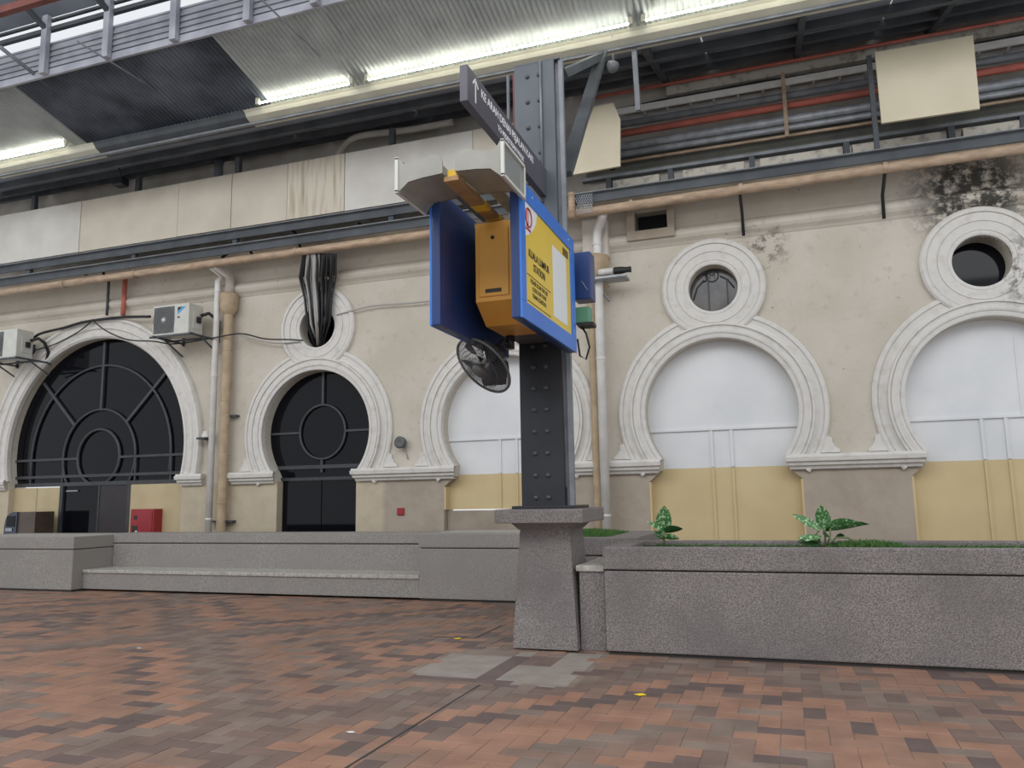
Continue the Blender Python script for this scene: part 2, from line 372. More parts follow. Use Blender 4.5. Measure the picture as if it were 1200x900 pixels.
holes = [bigarch(B1R)]+[horseshoe(x, wl=(.86 if k == 2 else 1.17), wn=(.86 if k == 2 else .96)) for k, x in BAYS.items()]+[circ(x, RCZ, RRI) for x in BAYS.values()]
holes.append([(-2.16, 5.80), (-1.62, 5.80), (-1.62, 6.16), (-2.16, 6.16)])
wm = MB(); loops = [outer]+holes; flat = [p for l in loops for p in l]; N = len(flat)
tris = tessellate_polygon([[Vector((x, z, 0)) for x, z in l] for l in loops])
wm.add([(x, YW, z) for x, z in flat]+[(x, YW+.4, z) for x, z in flat], [tuple(t) for t in tris]+[tuple(i+N for i in t[::-1]) for t in tris])
o0 = 0
for l in loops:
    n = len(l); wm.f += [[o0+i, o0+(i+1) % n, o0+(i+1) % n+N, o0+i+N] for i in range(n)]; wm.mi += [0]*n; o0 += n
tag(wm.build('wall_back', M['wall']), 'weathered beige station wall with horseshoe arches', 'wall', kind='structure')

def arc_sweep(mb, cx, cz, prof, a0, a1, n=56, closed=False):
    k = len(prof); vs = []; m = n if closed else n+1
    for i in range(m):
        t = a0+(a1-a0)*i/n
        for r, d in prof: vs.append((cx+r*math.cos(t), YW-d, cz+r*math.sin(t)))
    fs = []
    for i in range(n):
        for j in range(k-1):
            a = i*k+j; b = ((i+1) % m)*k+j; fs.append((a, b, b+1, a+1))
    if not closed: fs += [list(range(k)), list(range(n*k, n*k+k))[::-1]]
    mb.add(vs, fs); return mb
ARCHP = [(1.18, -.03), (1.18, .105), (1.20, .112), (1.235, .118), (1.237, .106), (1.252, .106), (1.254, .124), (1.28, .132), (1.34, .124), (1.36, .130), (1.362, .112), (1.378, .112), (1.38, .14), (1.41, .135), (1.415, .064), (1.47, .05), (1.53, .058), (1.532, .046), (1.55, .046), (1.552, .070), (1.59, .070), (1.62, .05), (1.62, -.03)]
RINGP = [(.39, -.03), (.39, .07), (.42, .082), (.44, .082), (.442, .074), (.458, .074), (.46, .086), (.56, .090), (.58, .093), (.582, .078), (.598, .078), (.60, .094), (.66, .088), (.72, .082), (.722, .074), (.738, .074), (.74, .102), (.79, .100), (.82, .074), (.82, -.03)]
wn = 1
names = {2: 'second from the left, with dark glazing and a hanging cable bundle above', 3: 'partly hidden behind the steel column', 4: 'with two battens, between white downpipe and right planter plant', 5: 'cut by the right edge of the photo'}
SHO = [(0, 0), (.30, 0), (.30, .04), (.24, .09), (.20, .16), (.20, .22), (.13, .26), (.05, .26), (0, .2)]
for k, cx in BAYS.items():
    t = thing('window_%d' % k, (cx, YW, 0), 'white horseshoe arch '+names[k], 'arch window', kind='structure')
    a0 = math.asin((2.0-CZ)/RI)
    arc_sweep(MB(), cx, CZ, ARCHP, a0-.02, PI-a0+.02).build('arch_moulding', M['mould5'] if k == 5 else M['mould'], t)
    if k != 2:
        yi = YW+.2
        up = [(x, z) for x, z in horseshoe(cx, ri=RI+.02, wn=1.0) if z >= 1.8]
        zb = 1.83
        MB().prism([(cx+1.0, zb)]+up[1:-1]+[(cx-1.0, zb)], XZ, yi, yi+.05).build('white_panel', M['white'], t)
        z0 = 1.22 if k == 3 else .02
        MB().box(cx-1.19, cx+1.19, yi-.01, yi+.05, z0, zb-.002).build('buff_panel', M['yellow'], t)
        for s in (-1, 1): MB().box(min(cx+s*1.17, cx+s*1.14), max(cx+s*1.17, cx+s*1.14), YW+.005, yi-.01, z0, 1.62).build('jamb_board', M['yellow'], t)
        if k == 3: MB().box(cx-1.165, cx+1.165, YW+.12, yi+.05, .02, 1.2, .01).build('plinth', M['plinth'], t)
        MB().box(cx-1.15, cx+1.15, yi-.035, yi, 2.43, 2.465).build('batten', M['white'], t)
        for dx in (-.17, .14):
            MB().box(cx+dx-.022, cx+dx+.022, yi-.03, yi, zb+.01, 2.43).build('batten', M['white'], t)
            MB().box(cx+dx-.02, cx+dx+.02, yi-.035, yi-.01, z0, zb-.01).build('batten', M['yellow'], t)
        if k == 5: MB().box(cx+.35, cx+.37, yi-.015, yi, 2.47, 3.6).build('panel_seam', M['white'], t)
        for s in (-1, 1):
            mb = MB(); mb.prism([(cx+s*(1.42+a), 2.0+b) for a, b in SHO], XZ, YW-.05, YW+.01); mb.build('scroll_foot', M['mould'], t)
    else:
        yi = YW+.16
        MB().prism([(x, z) for x, z in horseshoe(cx, ri=RI+.02, wl=1.0, wn=1.0) if z >= 1.8], XZ, yi+.03, yi+.05).build('pane', M['glass'], t)
        fr = lambda mb: mb.build('glazing_bar', M['frame'], t)
        mb = MB(); c2 = Vector((cx+.02, yi, 2.72)); path = [(c2.x+.5*math.cos(q*2*PI/36), yi, c2.z+.52*math.sin(q*2*PI/36)) for q in range(37)]
        fr(mb.tube(path, .028, 6, False)); fr(MB().box(cx-.0, cx+.045, yi-.02, yi+.03, 3.24, 3.87)); fr(MB().box(cx-.0, cx+.045, yi-.02, yi+.03, 1.95, 2.2))
        fr(MB().box(cx-1.14, cx-.5, yi-.02, yi+.03, 2.70, 2.74)); fr(MB().box(cx+.54, cx+1.14, yi-.02, yi+.03, 2.70, 2.74)); fr(MB().box(cx-.94, cx+.94, yi-.03, yi+.03, 2.02, 2.09)); fr(MB().box(cx-.94, cx+.94, yi-.03, yi+.03, 1.80, 1.86))
        for s, q in ((-1, 1.42), (1, 1.42)):
            MB().prism([(cx+s*(q+a), 2.0+b) for a, b in SHO], XZ, YW-.05, YW+.01).build('scroll_foot', M['mould'], t)
    # round window above
    rn = {2: 'half hidden by the hanging black cable bundle', 3: 'hidden behind the blue notice boxes', 4: 'with an emblem in its dark pane', 5: 'beside the black mould stain'}[k]
    r = thing('window_%d' % (k+4), (cx, YW, RCZ-RRO), 'round white moulded window '+rn, 'round window', kind='structure')
    arc_sweep(MB(), cx, RCZ, RINGP, 0, 2*PI, 56, True).build('ring_moulding', M['mould5'] if k == 5 else M['mould'], r)
    MB().prism(circ(cx, RCZ, .41), XZ, YW+(.33 if k == 5 else .2), YW+(.36 if k == 5 else .23)).build('pane', mat('smoky_pane', srgb(96, 92, 88), srgb(52, 52, 56), 3, .15) if k == 4 else M['glass'], r)
    if k == 4:
        e = MB(); ex, ez, ey = cx-.02, RCZ+.27, YW+.19
        e.tube([(ex+.1*math.cos(q*PI/12), ey, ez+.1*math.sin(q*PI/12)) for q in range(25)], .011, 6, False)
        e.tube([(ex-.15-.08*math.cos(q*PI/9), ey, ez-.02+.07*math.sin(q*PI/9)) for q in range(15)], .011, 6, False)
        e.tube([(ex-.13, ey, ez-.06), (ex-.25, ey, ez-.18), (ex-.32, ey, ez-.38)], .012, 6); e.tube([(ex+.13, ey, ez-.02), (ex+.25, ey, ez-.1), (ex+.34, ey, ez-.24)], .012, 6)
        em = e.build('emblem', M['frame'], r, 'scrolled ironwork with a ringed letter')
        text('emblem_letter', 'M', .14, faceC(ex, ey, ez-.05), M['frame'], r, 'CENTER', .006)
        for dx in (-.1, .2): MB().box(cx+dx, cx+dx+.02, ey-.01, ey+.01, RCZ-.36, RCZ+.2).build('glazing_bar', M['frame'], r)

# bay 1: the wide glazed arch
t1 = thing('window_1', (B1X, YW, 0), 'wide arched dark fanlight window with spokes and rings', 'arch window', kind='structure')
BP = [(2.42, -.03), (2.42, .06), (2.46, .10), (2.50, .10), (2.52, .07), (2.60, .08), (2.62, .12), (2.67, .12), (2.69, .09), (2.77, .11), (2.80, .15), (2.85, .14), (2.87, .08), (2.87, -.03)]
a1 = math.asin((1.95-B1Z)/2.44)
arc_sweep(MB(), B1X, B1Z, BP, a1, PI-a1, 64).build('arch_moulding', M['mould'], t1)
yi = YW+.16
MB().prism([(x, z) for x, z in bigarch(2.46) if z >= 1.88], XZ, yi+.03, yi+.05).build('pane', M['glass'], t1)
def gb(mb): return mb.build('glazing_bar', M['frame'], t1)
fc = Vector((B1X-.02, yi, 2.42))
for r, wd in ((.58, .035), (1.0, .03), (1.93, .03)):
    zlo = 1.86 if r < 1.5 else 2.0
    a = math.asin(max(-1, (zlo-fc.z)/r)); gb(MB().tube([(fc.x+r*math.cos(a+(PI-2*a)*i/36), yi, fc.z+r*1.03*math.sin(a+(PI-2*a)*i/36)) for i in range(37)], wd, 6))
for ang, r0, r1 in ((90, 1.0, 2.5), (45, 1.0, 2.42), (135, 1.0, 2.42)):
    q = math.radians(ang); gb(MB().bar((fc.x+r0*math.cos(q), yi, fc.z+r0*math.sin(q)), (fc.x+r1*math.cos(q), yi, fc.z+r1*math.sin(q)), .06, .05, (0, 1, 0)))
gb(MB().box(B1X-2.4, B1X-.58, yi-.03, yi+.03, 2.38, 2.43)); gb(MB().box(B1X+.56, B1X+2.4, yi-.03, yi+.03, 2.38, 2.43))
gb(MB().box(B1X-2.35, B1X+2.35, yi-.035, yi+.03, 2.0, 2.06)); gb(MB().box(B1X-2.35, B1X+2.35, yi-.035, yi+.03, 1.82, 1.9))
for dx in (-1.93, -1.0, 1.0, 1.93): gb(MB().box(B1X+dx-.02, B1X+dx+.02, yi-.02, yi+.03, 1.9, 2.4))
MB().box(-16.23, -14.89, yi-.03, yi+.03, .02, 1.80).build('tan_panel', M['tan'], t1)
MB().box(-12.94, -11.51, yi-.03, yi+.03, .02, 1.84).build('tan_panel', M['tan'], t1)
MB().box(-15.56, -15.545, yi-.036, yi-.03, .1, 1.8).build('panel_seam', M['plinth'], t1)
d1 = thing('door_1', (-13.9, yi, 0), 'dark double door under the wide fanlight window', 'door', kind='structure')
MB().box(-14.89, -14.80, yi-.04, yi+.04, .02, 1.82).box(-13.02, -12.94, yi-.04, yi+.04, .02, 1.82).build('door_frame', M['frame'], d1)
MB().box(-14.80, -13.83, yi+.01, yi+.05, .02, 1.82).build('door_leaf', M['glass'], d1)
MB().box(-13.79, -13.02, yi-.01, yi+.05, .02, 1.82).build('door_leaf', M['doorp'], d1)
MB().box(-13.83, -13.79, yi-.02, yi+.05, .02, 1.82).build('mullion', M['frame'], d1)
MB().box(-14.72, -14.4, yi-.03, yi+.0, 1.70, 1.73, .004).build('door_closer', M['galv'], d1)
d2 = thing('door_2', (BAYS[2], YW+.16, 0), 'dark doorway under the narrow horseshoe window', 'door', kind='structure')
MB().box(BAYS[2]-.85, BAYS[2]+.01, YW+.17, YW+.21, .02, 1.8).build('door_leaf', M['glass'], d2)
MB().box(BAYS[2]+.02, BAYS[2]+.85, YW+.17, YW+.21, .02, 1.8).build('door_leaf', M['glass'], d2)
MB().box(BAYS[2]-.012, BAYS[2]+.02, YW+.155, YW+.2, .02, 1.8).build('mullion', M['glass'], d2)
# imposts between the bays
def impost(n, x0, x1, lab):
    t = thing('trim_%d' % n, ((x0+x1)/2, YW, 1.7), lab, 'impost', kind='structure')
    prof = [(.0, 1.76), (.06, 1.76), (.08, 1.80), (.12, 1.82), (.13, 1.86), (.17, 1.88), (.18, 1.94), (.16, 1.95), (.15, 1.985), (0, 1.985)]
    m = MB(); vs = []
    for s, xx in ((-1, x0), (1, x1)):
        for d, z in prof: vs.append((xx+s*(d-.18)*.5, YW-d, z))
        for d, z in ((0, 1.985), (0, 1.76)): vs.append((xx+s*(d-.18)*.5, YW+.18, z))
    k = len(prof)+2; fs = [list(range(k)), list(range(k, 2*k))[::-1]]+[(i, (i+1) % k, (i+1) % k+k, i+k) for i in range(k)]
    m.add(vs, fs).build('ledge', M['mould'], t)
    return t
impost(1, -11.56, -10.9, 'short white moulded ledge left of the left white downpipe')
impost(2, -10.32, -9.22, 'white moulded ledge just left of the narrow dark doorway')
impost(3, -7.56, -5.48, 'white moulded ledge between the dark doorway arch and the column')
impost(4, -3.66, -1.9, 'white moulded ledge behind the right white downpipe')
impost(5, -.02, 1.92, 'white moulded ledge above the plant, between the two right arches')
impost(6, -17.2, -16.2, 'white moulded ledge at the far left edge')
# cornice band under the gutter
cn = MB(); prof = [(0, 5.52), (.02, 5.52), (.05, 5.56), (.11, 5.61), (.14, 5.66), (.14, 5.70), (.12, 5.74), (.07, 5.79), (0, 5.84)]
for x0, x1 in ((-19, 7),):
    vs = [(x, YW-d+.01, z) for x in (x0, x1) for d, z in prof]; k = len(prof)
    cn.add(vs, [list(range(k)), list(range(k, 2*k))[::-1]]+[(i, (i+1) % k, (i+1) % k+k, i+k) for i in range(k)])
tag(cn.build('trim_11', M['wall']), 'beige plaster string course running under the gutter', 'cornice', kind='structure')
vt = thing('wall_vent', (-1.89, YW, 5.76), 'small dark square vent opening under the gutter beside the right downpipe', 'vent')
MB().box(-2.3, -2.16, YW-.16, YW+.1, 5.72, 6.2, .01).box(-1.62, -1.5, YW-.16, YW+.1, 5.72, 6.2, .01).box(-2.3, -1.5, YW-.17, YW+.1, 5.64, 5.80, .01).build('surround', M['plinth'], vt)
MB().box(-2.16, -1.62, YW+.2, YW+.25, 5.8, 6.16).build('back_plate', M['dark'], vt)

# ================================================================== PLANTERS, BENCH, PEDESTAL
def planter(name, x0, x1, y0, y1, h, lab, m, rim=(.14, .14, .14, .14), soil=True, cap=.2):
    t = thing(name, ((x0+x1)/2, (y0+y1)/2, 0), lab, 'planter')
    l, r, f, b = rim
    MB().box(x0+.01, x1-.01, y0+.01, y1-.01, .03, h-cap-.012, .012).build('body', m, t)
    MB().box(x0+.03, x1-.03, y0+.03, y1-.03, .0, h-.1).build('joint', M['groove'], t)
    c = MB(); z0, z1 = h-cap, h
    c.box(x0, x1, y0, y0+f, z0, z1, .015); c.box(x0, x1, y1-b, y1, z0, z1, .015)
    c.box(x0, x0+l, y0+f-.02, y1-b+.02, z0, z1, .012); c.box(x1-r, x1, y0+f-.02, y1-b+.02, z0, z1, .012)
    c.build('coping', m, t)
    if soil: MB().box(x0+l-.02, x1-r+.02, y0+f-.02, y1-b+.02, h-.15, h-.045).build('soil', M['soil'], t)
    else: MB().box(x0+l-.02, x1-r+.02, y0+f-.02, y1-b+.02, h-.15, h-.004).build('top_slab', M['coping'], t)
    return t
planter('planter', -1.64, 6.2, 7.15, 8.3, .945, 'long pebble-dash concrete planter holding two leafy plants, at right', M['conc'], (.22, .14, .12, .14))
planter('planter', -2.9, -1.62, 8.85, 10.5, .945, 'small concrete planter with clipped grass behind the pedestal', M['conc'], (.14, .36, .12, .14))
planter('planter', -5.0, -2.95, 10.23, 11.5, .93, 'plain concrete planter at the right end of the bench', M['conc2'], soil=False)
planter('planter', -14.2, -11.2, 10.05, 11.5, .89, 'plain concrete planter at the left end of the bench', M['conc2'], soil=False)
bt = thing('concrete_bench', (-8.1, 10.6, 0), 'long low concrete bench with backrest between two planters', 'bench')
MB().box(-11.2, -5.0, 10.27, 10.95, .03, .30, .01).build('seat_base', M['conc2'], bt)
MB().box(-11.2, -5.0, 10.25, 10.9, .29, .345, .012).build('seat', M['coping'], bt, 'pale worn seat top')
MB().box(-11.2, -5.0, 10.87, 11.3, .03, .735, .01).build('backrest', M['conc2'], bt)
MB().box(-11.19, -5.01, 10.90, 11.28, .0, .8).build('joint', M['groove'], bt)
MB().box(-11.2, -5.0, 10.86, 11.32, .75, .91, .012).build('coping', M['conc2'], bt)
pt = thing('pedestal', (-2.2, 7.45, 0), 'tapered pebble-dash concrete pedestal carrying the black steel column', 'pedestal')
def frustum(mb, a, z0, b, z1):
    vs = [(x, y, z0) for x, y in ((a[0], a[2]), (a[1], a[2]), (a[1], a[3]), (a[0], a[3]))]+[(x, y, z1) for x, y in ((b[0], b[2]), (b[1], b[2]), (b[1], b[3]), (b[0], b[3]))]
    return mb.add(vs, [(0, 1, 2, 3), (4, 5, 6, 7)]+[(i, (i+1) % 4, (i+1) % 4+4, i+4) for i in range(4)])
frustum(MB(), (-2.53, -1.9, 7.18, 7.83), .015, (-2.46, -1.97, 7.25, 7.76), 1.10).build('base', M['conc'], pt)
frustum(MB(), (-2.47, -1.96, 7.24, 7.77), 1.10, (-2.53, -1.9, 7.18, 7.83), 1.165).build('neck', M['conc'], pt)
MB().box(-2.655, -1.79, 7.06, 7.95, 1.165, 1.295, .012).build('cap', M['conc'], pt)
gp = thing('concrete_block', (-1.8, 7.6, 0), 'low concrete block filling the gap between pedestal and right planter', 'block')
MB().box(-1.895, -1.65, 7.27, 8.2, 0, .715, .01).build('body', M['conc'], gp)
MB().box(-1.92, -1.65, 7.25, 8.2, .715, .77, .01).build('coping', M['coping'], gp)

# plants
def leaf(mb, base, d, L, W, droop=.3, fold=.15):
    d = Vector(d).normalized(); side = d.cross(Vector((0, 0, 1)))
    side = side.normalized() if side.length > .1 else Vector((1, 0, 0)); n = side.cross(d); ro = random.uniform(.6, 1.1)*(1 if d.z < .8 else .2); side, n = side*math.cos(ro)+n*math.sin(ro), n*math.cos(ro)-side*math.sin(ro); vs = []; fs = []; K = 7
    for i in range(K):
        s = i/(K-1); p = Vector(base)+d*(L*s)-Vector((0, 0, 1))*(droop*L*s*s); ww = W*math.sin(PI*min(1, .06+s*.94))**.7*(1-.25*s) if i < K-1 else .001
        vs += [p-side*ww/2+n*fold*ww, p, p+side*ww/2+n*fold*ww]
    for i in range(K-1):
        a = i*3; fs += [(a, a+1, a+4, a+3), (a+1, a+2, a+5, a+4)]
    return mb.add(vs, fs, True)
def plant(loc, stems, leaves, lab):
    t = thing('leafy_plant', loc, lab, 'plant'); b = Vector(loc)
    for p in stems: MB().tube([b+Vector(q) for q in p], .009, 6).build('stem', M['stem'], t)
    for i, (o, d, L, W, dr) in enumerate(leaves): leaf(MB(), b+Vector(o), d, L*1.08, W*1.35, dr).build('leaf', M['leaf'] if i % 3 != 2 else M['leafd'], t)
p1 = Vector((-1.18, 7.85, .895))
plant(p1, [[(0, 0, 0), (.005, 0, .12), (0, 0, .3)]], [((0, 0, .13), (.1, -.2, 1), .27, .13, .02), ((0, 0, .17), (.25, .2, .9), .22, .1, .1), ((0, 0, .15), (1, -.3, .35), .2, .08, .15), ((0, 0, .1), (.9, .1, .1), .14, .06, .2), ((0, 0, .16), (-.8, -.2, .6), .18, .06, .1), ((0, 0, .1), (-.3, -.6, .4), .13, .07, .2), ((0, 0, .08), (-.7, .3, .6), .14, .05, .1)], 'small upright plant with one tall variegated leaf at planter left end')
p2 = Vector((.28, 7.85, .895))
st = [[(0, 0, 0), (.01, 0, .1), (.01, 0, .2)], [(-.03, 0, 0), (-.07, 0, .12), (-.02, 0, .19)], [(.03, 0, .02), (.1, 0, .1), (.2, 0, .1), (.28, 0, .05)], [(.0, 0, 0), (.05, 0, .1), (.06, 0, .18)]]
plant(p2, st, [((0, 0, .17), (-.05, -.25, 1), .22, .12, .02), ((.02, 0, .17), (1, -.2, .42), .33, .11, .25), ((.02, 0, .16), (1, .2, .25), .37, .10, .1), ((-.02, 0, .17), (-.9, -.1, .55), .27, .07, .02), ((-.03, 0, .08), (-1, -.2, .15), .19, .07, .05), ((-.03, 0, .05), (-1, .1, .05), .2, .07, .0), ((-.02, 0, .1), (-.8, -.4, .1), .15, .06, .3), ((0, 0, .12), (.3, -.8, .2), .15, .08, .5), ((.1, 0, .1), (.6, .4, .3), .1, .05, .3)], 'low spreading variegated plant with long arching leaves in the right planter')
def grass(name, x0, x1, y0, y1, z, n, lab, h=.05, mound=0.):
    mb = MB()
    for i in range(n):
        x, y = random.uniform(x0, x1), random.uniform(y0, y1); a = random.uniform(0, PI); hh = h*random.uniform(.5, 1.2); dx, dy = .007*math.cos(a), .007*math.sin(a)
        u, v = (2*(x-x0)/(x1-x0)-1), (2*(y-y0)/(y1-y0)-1); zz = z+mound*max(0, 1-u*u)*max(0, 1-v*v)-.01
        mb.add([(x-dx, y-dy, zz), (x+dx, y+dy, zz), (x+random.uniform(-.03, .03), y+random.uniform(-.03, .03), zz+hh)], [(0, 1, 2)])
    o = mb.build(name, M['grass']); tag(o, lab, 'grass', kind='stuff'); return o
grass('grass', -2.75, -2.0, 9.0, 10.35, .90, 9000, 'short green grass in the small planter behind the pedestal', .07, .05)
grass('grass', .3, .95, 7.7, 8.12, .9, 1800, 'grass tuft beside the spreading plant in the right planter', .05, .04)
grass('grass', -1.3, 5, 7.95, 8.15, .9, 5000, 'sparse thin grass along the back of the right planter', .03)
bs = MB()
for dx in (0, .05, .1): bs.tube([(-2.7+dx, 9.1, .9), (-2.7+dx, 9.1, 1.03)], .012, 6)
tag(bs.build('bamboo_stub', M['tanpipe']), 'short tan stubs sticking up in the grass beside the pedestal', 'stub')

# ================================================================== STEEL COLUMN
ZC = atY(632, 73, 7.2).z
ct = thing('steel_column', (-2.2, 7.4, 1.295), 'tall black riveted steel column on the concrete pedestal', 'column')
for z0, z1, mm, ll in ((1.30, 3.80, M['black'], None), (3.80, ZC, M['grey_col'], 'upper length with the reflection veil put into its grey colour')):
    MB().box(-2.42, -1.99, 7.2, 7.225, z0, z1, .003).build('front_plate', mm, ct, ll)
    MB().box(-2.42, -1.99, 7.575, 7.6, z0, z1, .003).build('back_plate', mm, ct, ll)
    MB().box(-2.38, -2.03, 7.225, 7.575, z0, z1).build('web', mm, ct, ll)
MB().box(-2.5, -1.88, 7.13, 7.68, 1.295, 1.325, .004).build('base_plate', M['black'], ct)
MB().box(-1.95, -1.905, 7.22, 7.27, 1.32, ZC, .003).box(-1.99, -1.95, 7.25, 7.27, 1.32, ZC).build('side_channel', M['steel'], ct, 'light grey edge channel')
MB().box(-2.03, -1.98, 7.24, 7.5, 1.32, 1.5, .01).build('foot_cleat', M['black'], ct)
rv = MB(); rv.lathe([(.024, 0), (.023, .008), (.017, .016), (.008, .021), (.0005, .022)], (0, 0, 0), (0, -1, 0), 10); rvm = rv.mesh('rivet', M['rivet'])
for i in range(17):
    for x in (-2.275, -2.15):
        o = link('rivet', rvm, ct); o.matrix_parent_inverse = Matrix.Translation(-ct.location); o.location = (x, 7.2, 1.40+.21*i+(.03 if x > -2.2 else 0)*0)
for i in range(6):
    for x in (-2.275, -2.15):
        o = link('rivet', rvm, ct); o.matrix_parent_inverse = Matrix.Translation(-ct.location); o.location = (x, 7.2, 4.30+.28*i)

MB().box(-2.42, -1.93, 7.2, 7.6, ZC, ZC+.02, .004).build('head_plate', M['grey_col'], ct)
MB().bar((-2.2, 7.5, ZC-.06), (-2.2, 10.62, 7.84), .12, .1).build('cantilever_arm', M['grey_col'], ct)
for xx, mm, ll in ((-2.52, M['reddim'], 'thin reddish conduit rising beside the column, left side'), (-2.59, M['steel'], 'thin grey conduit rising beside the column, left side')):
    tag(MB().tube([(xx, 7.5, 3.9), (xx, 7.5, ZC+.1)], .018, 8).bar((xx, 7.5, 4.2), (-2.38, 7.5, 4.2), .03, .02).bar((xx, 7.5, 5.3), (-2.38, 7.5, 5.3), .03, .02).build('conduit', mm), ll, 'pipe')
# ================================================================== NOTICE KIOSK on the column
kt = thing('notice_kiosk', (-2.2, 6.3, 2.75), 'blue double-sided notice boxes with orange cabinet mounted on the column', 'notice box')
KY0, KY1, KZ0, KZ1 = 5.5, 7.12, 2.755, 3.865
def display(xf, s, lab):
    m = MB(); xa, xb = sorted((xf, xf-s*.075))
    m.box(xa, xb, KY0, KY1, KZ0, KZ1, .012); d = m.build('display_box', M['navy'], kt, lab)
    f = .14; fx0, fx1 = sorted((xf-s*.002, xf+s*.018)); fr = MB()
    fr.box(fx0, fx1, KY0, KY1, KZ1-f, KZ1, .004).box(fx0, fx1, KY0, KY1, KZ0, KZ0+f, .004).box(fx0, fx1, KY0, KY0+.11, KZ0+f, KZ1-f, .004).box(fx0, fx1, KY1-.15, KY1, KZ0+f, KZ1-f, .004)
    fr.build('front_frame', M['blue'], d)
    return d
dR = display(-1.83, 1, 'bright blue framed box with yellow poster'); dL = display(-2.57, -1, 'blue box facing away')
mb = MB(); mb.box(-1.828, -1.822, KY0+.11, KY1-.15, KZ0+.14, KZ1-.14); mb.build('poster', M['poster'], dR, 'yellow station notice')
X = -1.8195; y0, z1 = KY0+.11, KZ1-.14
wp = [(0, 0), (.34, 0), (.30, -.1), (.2, -.2), (.09, -.26), (0, -.29)]
MB().prism([(y0+a, z1+b) for a, b in wp], YZ, X-.002, X-.001).build('poster_corner', M['pwhite'], dR)
MB().tube([(X, y0+.1+.075*math.cos(q*PI/12), z1-.115+.075*math.sin(q*PI/12)) for q in range(25)], .008, 5, False).box(X-.001, X+.001, y0+.045, y0+.06, z1-.2, z1-.05).box(X-.001, X+.001, y0+.085, y0+.1, z1-.18, z1-.05).box(X-.001, X+.001, y0+.03, y0+.16, z1-.225, z1-.205).build('round_logo', M['logored'], dR, 'dark red round logo')
for i, s in enumerate(('KUALA LUMPUR', 'STATION')): text('poster_text', s, .09, faceX(X, y0+.37, z1-.43-.095*i), M['ink'], dR, 'CENTER', .0006, .86, .0008)
for i, s in enumerate(('PLEASE SCAN THE QR', 'CODE FOR YOUR', 'TRAIN SCHEDULE')): text('poster_text', s, .05, faceX(X, y0+.36, z1-.64-.055*i), M['ink'], dR, 'CENTER', .0006, .95, .0002)
for zz in (.585, .80): MB().box(X-.001, X+.001, y0+.04, y0+.68, z1-zz-.002, z1-zz+.002).build('poster_rule', M['ink'], dR)
MB().box(X-.002, X-.0005, y0+.77, y0+1.22, z1-.77, z1-.13).build('poster_card', M['pwhite'], dR, 'white card area')
for i in range(3): MB().box(X-.001, X+.001, y0+1.12, y0+1.3, z1-.06-.025*i, z1-.045-.025*i).build('poster_mark', M['ink'], dR)
for yy in (KY0+.3, KY1-.2):
    MB().lathe([(.012, 0), (.011, .004), (.0005, .005)], (-1.812, yy, KZ1-.06), (1, 0, 0), 10).build('screw', M['galv'], dR)
cb = MB(); cb.prism([(5.92, 3.70), (5.92, 3.02), (6.15, 2.86), (6.6, 2.86), (6.6, 3.70)], YZ, -2.36, -2.03); cab = cb.build('cabinet', M['orange'], kt, 'orange steel cabinet')
MB().box(-2.325, -2.065, 5.908, 5.922, 3.06, 3.64, .003).build('cabinet_door', M['orange'], cab)
MB().lathe([(.016, 0), (.016, .008), (.0005, .01)], (-2.2, 5.908, 3.56), (0, -1, 0), 12).build('lock', M['ink'], cab)
MB().box(-2.27, -2.13, 5.902, 5.91, 3.09, 3.12).build('slot', M['ink'], cab)
MB().box(-2.40, -1.99, 6.0, 7.2, 3.70, 3.74).build('top_plate', M['steel'], kt)
MB().box(-2.41, -2.0, 6.2, 7.2, 3.2, 3.3).box(-2.41, -2.0, 6.6, 7.2, 2.9, 3.0).build('mounting_bracket', M['dsteel'], kt)
MB().box(-2.41, -2.3, 5.6, 7.1, 3.83, 3.86).box(-2.12, -2.0, 5.6, 7.1, 3.83, 3.86).build('top_rail', M['galv'], kt)
